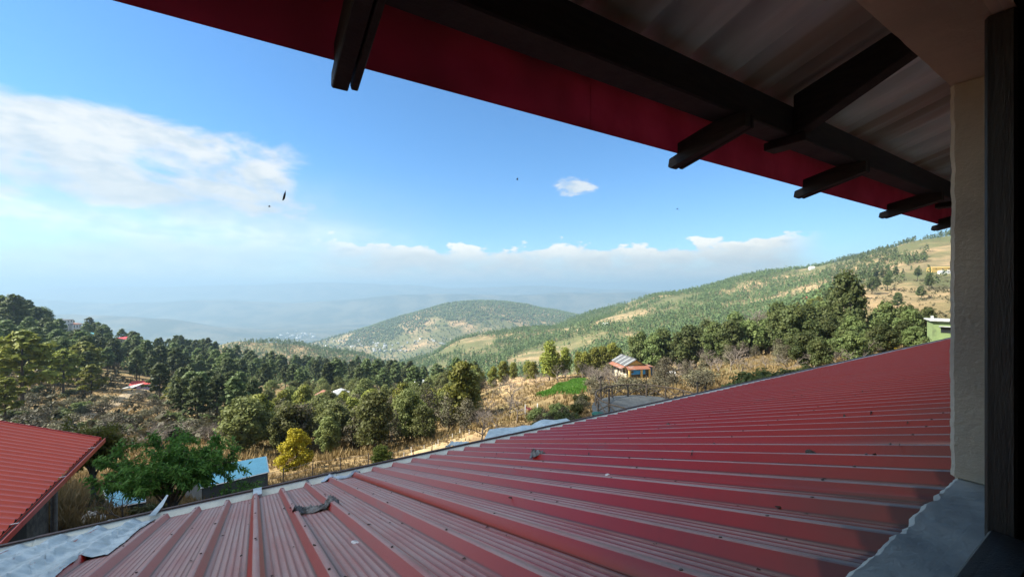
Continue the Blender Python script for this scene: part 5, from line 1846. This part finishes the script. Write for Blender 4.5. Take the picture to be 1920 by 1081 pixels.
def far_forest(name, u0, u1, r0, r1, spacing, hts, dens, seed, label=None, maxn=30000):
    g_ = np.random.default_rng(seed)
    a0, a1 = math.atan((u0 - 960) / F_PX), math.atan((u1 - 960) / F_PX)
    area = (a1 - a0) * (r1 * r1 - r0 * r0) / 2
    n = int(min(maxn * 3, area / spacing**2))
    a = g_.uniform(a0, a1, n)
    r_ = np.sqrt(g_.uniform(r0 * r0, r1 * r1, n))
    x, y = r_ * np.sin(a), r_ * np.cos(a)
    keep = g_.random(n) < dens(x, y, 960 + F_PX * np.tan(a), y)
    x, y = x[keep][:maxn], y[keep][:maxn]
    n = len(x)
    z = gz(x, y)
    h = g_.uniform(hts[0], hts[1], n)
    wd = h * g_.uniform(0.20, 0.32, n)
    m_ = 5
    th = np.linspace(0, 2 * math.pi, m_, endpoint=False)[None, :] + g_.uniform(0, 6, n)[:, None]
    rings = []
    for (zz, ww) in ((0.30, 0.75), (0.55, 1.0), (0.82, 0.62)):
        jit = g_.uniform(0.65, 1.3, (n, m_))
        rings.append(np.stack([x[:, None] + np.cos(th) * wd[:, None] * ww * jit, y[:, None] + np.sin(th) * wd[:, None] * ww * jit,
                               z[:, None] + h[:, None] * (zz + g_.uniform(-.06, .06, (n, m_)))], -1))
    bot = np.stack([x, y, z - 0.5], -1)[:, None]
    top = np.stack([x, y, z + h], -1)[:, None]
    v = np.concatenate([bot] + rings + [top], 1)
    k = 2 + 3 * m_
    fl = []
    for j in range(m_):
        j2 = (j + 1) % m_
        fl.append((0, 1 + j2, 1 + j))
        for s in range(2):
            b0 = 1 + s * m_
            fl.append((b0 + j, b0 + j2, b0 + m_ + j2))
            fl.append((b0 + j, b0 + m_ + j2, b0 + m_ + j))
        b0 = 1 + 2 * m_
        fl.append((b0 + j, b0 + j2, k - 1))
    fl = np.array(fl)
    f = (np.arange(n)[:, None, None] * k + fl[None]).reshape(-1, 3)
    tint = np.repeat(g_.random(n), k)
    o = ob(name, mesh_np(name, v.reshape(-1, 3), f, 'far_leaf', tint))
    return tag(o, label, 'forest', kind='stuff')


def clump_forest(name, u0, u1, r0, r1, spacing, hts, dens, seed, label, maxn, nq, mat='far_leaf', slim=0.24, low=0.22, qs=0.19):
    """a wood too far off to count: every tree is a loose dome of leaf clumps"""
    g_ = np.random.default_rng(seed)
    a0, a1 = math.atan((u0 - 960) / F_PX), math.atan((u1 - 960) / F_PX)
    n = int(min(maxn * 6, (a1 - a0) * (r1 * r1 - r0 * r0) / 2 / spacing**2))
    a = g_.uniform(a0, a1, n)
    r_ = np.sqrt(g_.uniform(r0 * r0, r1 * r1, n))
    x, y = r_ * np.sin(a), r_ * np.cos(a)
    keep = g_.random(n) < dens(x, y, 960 + F_PX * np.tan(a), y)
    x, y = x[keep][:maxn], y[keep][:maxn]
    n = len(x)
    z = gz(x, y)
    h = g_.uniform(hts[0], hts[1], n) * (0.75 + 0.5 * g_.random(n)**2)
    wd = h * slim * g_.uniform(0.75, 1.35, n)
    t_ = low + (0.97 - low) * g_.random((n, nq))
    q = (t_ - low) / (0.97 - low)
    pr = np.minimum(1, q * 3 + 0.4) * (1 - q)**0.45
    th = g_.uniform(0, 2 * math.pi, (n, nq))
    rad = wd[:, None] * pr * np.sqrt(g_.uniform(0.25, 1.1, (n, nq)))
    lean = g_.normal(0, 0.03, (n, 2)) * h[:, None]
    c = np.stack([x[:, None] + rad * np.cos(th) + lean[:, :1] * t_, y[:, None] + rad * np.sin(th) + lean[:, 1:] * t_, z[:, None] + t_ * h[:, None]], -1).reshape(-1, 3)
    m_ = len(c)
    nr = np.stack([np.cos(th), np.sin(th), np.full_like(th, 0.7)], -1).reshape(-1, 3) + g_.normal(size=(m_, 3)) * 0.5
    nr /= np.linalg.norm(nr, axis=1)[:, None]
    ax = np.cross(nr, g_.normal(size=(m_, 3)))
    ax /= np.linalg.norm(ax, axis=1)[:, None]
    bx = np.cross(nr, ax)
    sz = (np.repeat(h, nq) * qs * g_.uniform(0.5, 1.2, m_))[:, None]
    v = np.stack([c - ax * sz * .6, c - bx * sz * .42, c + ax * sz * .6, c + bx * sz * .42], 1).reshape(-1, 3)
    f = np.arange(4 * m_).reshape(-1, 4)
    tint = np.repeat(np.clip(np.repeat(g_.random(n), nq) * .75 + g_.random(m_) * .25, 0, 1), 4)
    return tag(ob(name, mesh_np(name, v, f, mat, tint)), label, 'forest', kind='stuff')


def blob(u, d, cu, cd, ru, rd):
    return ((u - cu) / ru)**2 + ((d - cd) / rd)**2


def right_dens(x, y, u, d):
    n_ = fbm(x / 130, y / 130, 71, 4)
    n5 = fbm(x / 45, y / 45, 73, 3)
    n6 = fbm(x / 300, y / 300, 75, 3)
    de = np.where(n_ + 0.6 * n6 > -0.10, np.where(n5 > -0.12, 0.98, 0.22), np.where(n5 > 0.12, 0.5, 0.08))
    for (cu, cd, ru, rd) in ((1160, 900, 55, 80), (1050, 700, 95, 95), (1015, 620, 60, 70), (900, 1000, 26, 110), (1280, 1060, 40, 70), (1730, 740, 50, 80), (1770, 640, 40, 90), (1530, 1050, 40, 60)):
        de = np.where(blob(u, d, cu, cd, ru, rd) + n_ * 1.5 < 1, de * 0.05, de)
    de = np.where((u > 1640) & (d < 600), de * 0.08, de)
    return de


clump_forest('forest', 800, 1560, 430, 1650, 5.0, (7, 13), right_dens, 3, 'pine forest covering the long right ridge', 25000, 18)
clump_forest('forest', 1540, 2050, 560, 1500, 5.6, (7, 13), right_dens, 4, 'open pine forest on the upper right hill', 9000, 22)
clump_forest('scrub', 1480, 1900, 130, 620, 5.5, (1.0, 2.6), lambda x, y, u, d: np.where(fbm(x / 28, y / 28, 12, 4) > 0.02, 0.9, 0.12), 14, 'brown scrub dotting the terraced right slope', 5000, 14, 'scrub_leaf', 0.75, 0.05, 0.45)
clump_forest('scrub', -60, 450, 70, 330, 2.6, (0.7, 2.4), lambda x, y, u, d: np.where((fbm(x / 22, y / 22, 13, 4) > -0.14) & (np.abs(u - np.interp(d, [88, 135], [150, 250])) > np.interp(d, [80, 135], [12, 22])), 0.9, 0.15), 15, 'dark brown scrub covering the ravine sides', 9000, 14, 'scrub_leaf', 0.75, 0.05, 0.45)


def left_far(x, y, u, d):
    n_ = fbm(x / 90, y / 90, 81, 4)
    return np.where(n_ > -0.22, 0.95, 0.15)


clump_forest('forest', 380, 800, 760, 1250, 6.0, (7, 13), left_far, 5, 'sunlit pine forest on the low ridge beyond the dark wood', 5500, 20)


def central(x, y, u, d):
    n_ = fbm(x / 330, y / 330, 91, 5)
    hi = np.clip((d - 2450) / 500, 0, 1) * np.clip((u - 640) / 200, 0.15, 1)
    de = np.where(n_ > 0.10 - 0.32 * hi, 0.9, 0.16)
    return de


far_forest('forest', 560, 1130, 1850, 3700, 11.0, (9, 17), central, 6, 'hazy forest on the rounded central hill', 24000)


def hidden_fill(x, y, u, d):
    c = np.interp(u, [-100, 0, 110, 220, 320, 400, 500, 600, 680, 740, 800], [300, 295, 335, 345, 350, 355, 358, 365, 368, 374, 330])
    return np.where((d < c * 1.0) & (d > c * 0.62), 0.6, 0)


clump_forest('undergrowth', -60, 800, 150, 520, 4.2, (4, 9), hidden_fill, 7, 'dark undergrowth beneath the left hillside pines', 5000, 26, 'pine_leaf', 0.3, 0.1)


def tufts(name, u0, u1, d0, d1, n, hts, seed, mat='dry_grass', mask=None):
    g_ = np.random.default_rng(seed)
    u = g_.uniform(u0, u1, n)
    d = np.exp(g_.uniform(math.log(d0), math.log(d1), n))
    x, y = (u - 960) / F_PX * d, d
    keep = fbm(x / 7, y / 7, 15, 3) > -0.14
    dd = np.hypot(x - dc.x, y - dc.y)
    keep &= dd > 4.6
    for q in FIELDS:
        ins = np.zeros(len(x), bool)
        for i in range(4):
            (xa, ya), (xb, yb) = q[i], q[(i + 1) % 4]
            ins ^= ((ya > y) != (yb > y)) & (x < (xb - xa) * (y - ya) / (yb - ya + 1e-9) + xa)
        keep &= ~(ins & (g_.random(len(x)) > (0.02 if q is FIELDS[0] else 0.35)))
    x, y = x[keep], y[keep]
    n = len(x)
    z = gz(x, y)
    h = g_.uniform(hts[0], hts[1], n) * (0.6 + 0.8 * (fbm(x / 5, y / 5, 18, 2) + 0.5))
    vs, tn = [], []
    tb = g_.random(n)
    for k in range(5):
        a = g_.uniform(0, 6.28, n)
        ln_ = g_.uniform(0.15, 0.6, n) * h
        b0 = np.stack([x - np.sin(a) * h * .10 + np.cos(a) * .05 * h, y + np.cos(a) * h * .10 + np.sin(a) * .05 * h, z - 0.05], -1)
        b1 = np.stack([x + np.sin(a) * h * .10 + np.cos(a) * .05 * h, y - np.cos(a) * h * .10 + np.sin(a) * .05 * h, z - 0.05], -1)
        tp = np.stack([x + np.cos(a) * ln_, y + np.sin(a) * ln_, z + h * g_.uniform(.6, 1, n)], -1)
        vs.append(np.stack([b0, b1, tp], 1))
        tn.append(np.repeat(np.clip(tb * .7 + g_.random(n) * .3, 0, 1), 3))
    v = np.concatenate(vs).reshape(-1, 3)
    f = np.arange(len(v)).reshape(-1, 3)
    return tag(ob(name, mesh_np(name, v, f, mat, np.concatenate(tn))), 'dry yellow-brown grass growing over the terraced slopes', 'grass', kind='stuff')


q_ = FIELDS[0]
fg = np.random.default_rng(91)
sa, sb = fg.random(9000), fg.random(9000)
fx = [(q_[0][c] * (1 - sa) + q_[1][c] * sa) * (1 - sb) + (q_[3][c] * (1 - sa) + q_[2][c] * sa) * sb for c in (0, 1)]
cx_, cy_ = fx
cz_ = gz(cx_, cy_) + 0.15
cv = []
for k in range(4):
    a = fg.uniform(0, 6.28, 9000)
    hh = fg.uniform(0.18, 0.38, 9000)
    cv.append(np.stack([np.stack([cx_ - .07 * np.sin(a), cy_ + .07 * np.cos(a), cz_], -1), np.stack([cx_ + .07 * np.sin(a), cy_ - .07 * np.cos(a), cz_], -1), np.stack([cx_ + .12 * np.cos(a), cy_ + .12 * np.sin(a), cz_ + hh], -1)], 1))
cv = np.concatenate(cv).reshape(-1, 3)
tag(ob('crop', mesh_np('crop', cv, np.arange(len(cv)).reshape(-1, 3), 'crop_leaf', np.repeat(fg.random(len(cv) // 3), 3))), 'young green crop growing on the field terrace', 'crop', kind='stuff')
tufts('dry_grass', -60, 1850, 12, 45, 22000, (0.25, 0.6), 51)
tufts('dry_grass', -60, 1850, 42, 150, 30000, (0.4, 0.95), 52)

# ------------------------------------------------------------------ unseen cloud added to shade house, long roof and yard
CZ = 1100.0
off = Vector((sdir.x, sdir.y, 0)) / sdir.z * (CZ + 20)
cxs = np.arange(-150, 120, 3.0)
cys = np.arange(-170, 70, 3.0)
CX, CY = np.meshgrid(cxs, cys, indexing='ij')
# footprint on the ground: our house, its long roof and the yard
right = np.interp(CY, [-360, -200, 0, 40, 60], [60, 90, 75, 60, 40])
top = np.interp(CX, [-620, -60, -20, 0, 5, 22, 40, 120], [24, 26, 30, 34, 44, 46, 40, 44])
fm = np.minimum(np.minimum((right - CX) / 14, (top - CY) / 9), np.minimum((CX + 130) / 30, (CY + 150) / 30))
fm = fm + 1.0 * fbm(CX / 24, CY / 24, 43, 4)
th = np.sqrt(np.clip(fm, 0, 3)) * 9 * (0.8 + 1.1 * (fbm(CX / 22, CY / 22, 44, 4) + 0.35))
zt_, zb_ = CZ + th, CZ - th * 0.35
idx = -np.ones(CX.shape, int)
on = fm > 0
cell = on[:-1, :-1] & on[1:, :-1] & on[:-1, 1:] & on[1:, 1:]
nC = CX.size
vtop = np.stack([CX + off.x, CY + off.y, zt_], -1).reshape(-1, 3)
vbot = np.stack([CX + off.x, CY + off.y, zb_], -1).reshape(-1, 3)
ci, cj = np.nonzero(cell)
ncy = CX.shape[1]
q0 = ci * ncy + cj
fq = np.stack([q0, q0 + ncy, q0 + ncy + 1, q0 + 1], -1)
me = mesh_np('cloud', np.concatenate([vtop, vbot]), np.concatenate([fq, fq[:, ::-1] + nC]), 'white_paint', smooth=True)
bm = bmesh.new()
bm.from_mesh(me)
bmesh.ops.delete(bm, geom=[v_ for v_ in bm.verts if not v_.link_faces], context='VERTS')
bm.to_mesh(me)
bm.free()
me.materials.clear()
m, t, b, out = base_mat('shade_cloud')
b.inputs['Base Color'].default_value = (0.9, 0.9, 0.9, 1)
b.inputs['Roughness'].default_value = 1.0
tr = t.new('ShaderNodeBsdfTranslucent')
tr.inputs[0].default_value = (0.9, 0.9, 0.9, 1)
tp = t.new('ShaderNodeBsdfTransparent')
m1 = t.new('ShaderNodeMixShader')
m1.inputs[0].default_value = 0.5
t.l.new(b.outputs[0], m1.inputs[1])
t.l.new(tr.outputs[0], m1.inputs[2])
m2 = t.new('ShaderNodeMixShader')
m2.inputs[0].default_value = 0.25
t.l.new(m1.outputs[0], m2.inputs[1])
t.l.new(tp.outputs[0], m2.inputs[2])
t.l.new(m2.outputs[0], out.inputs[0])
me.materials.append(m)
tag(ob('cloud', me), 'unseen white cloud added to shade the house and its yard', 'cloud', kind='stuff')

# ------------------------------------------------------------------ haze
mh = bpy.data.materials.new('haze')
mh.use_nodes = True
t = NT(mh.node_tree)
t.n.clear()
out = t.new('ShaderNodeOutputMaterial')
pv = t.new('ShaderNodeVolumePrincipled')
pv.inputs['Color'].default_value = (0.275, 0.405, 0.535, 1)
pv.inputs['Density'].default_value = 1.5e-4
pv.inputs['Anisotropy'].default_value = 0.15
t.l.new(pv.outputs[0], out.inputs['Volume'])
MATS['haze'] = mh
zt = float(TAB.max()) + 25
hz = MB().box(-32500, 32500, -32500, 32500, float(TAB.min()) - 5, zt).build('haze', 'haze')
tag(hz, 'pale blue haze filling the wide valley', 'haze', kind='stuff')
print('terrain z', TAB.min(), TAB.max(), 'haze top', zt)
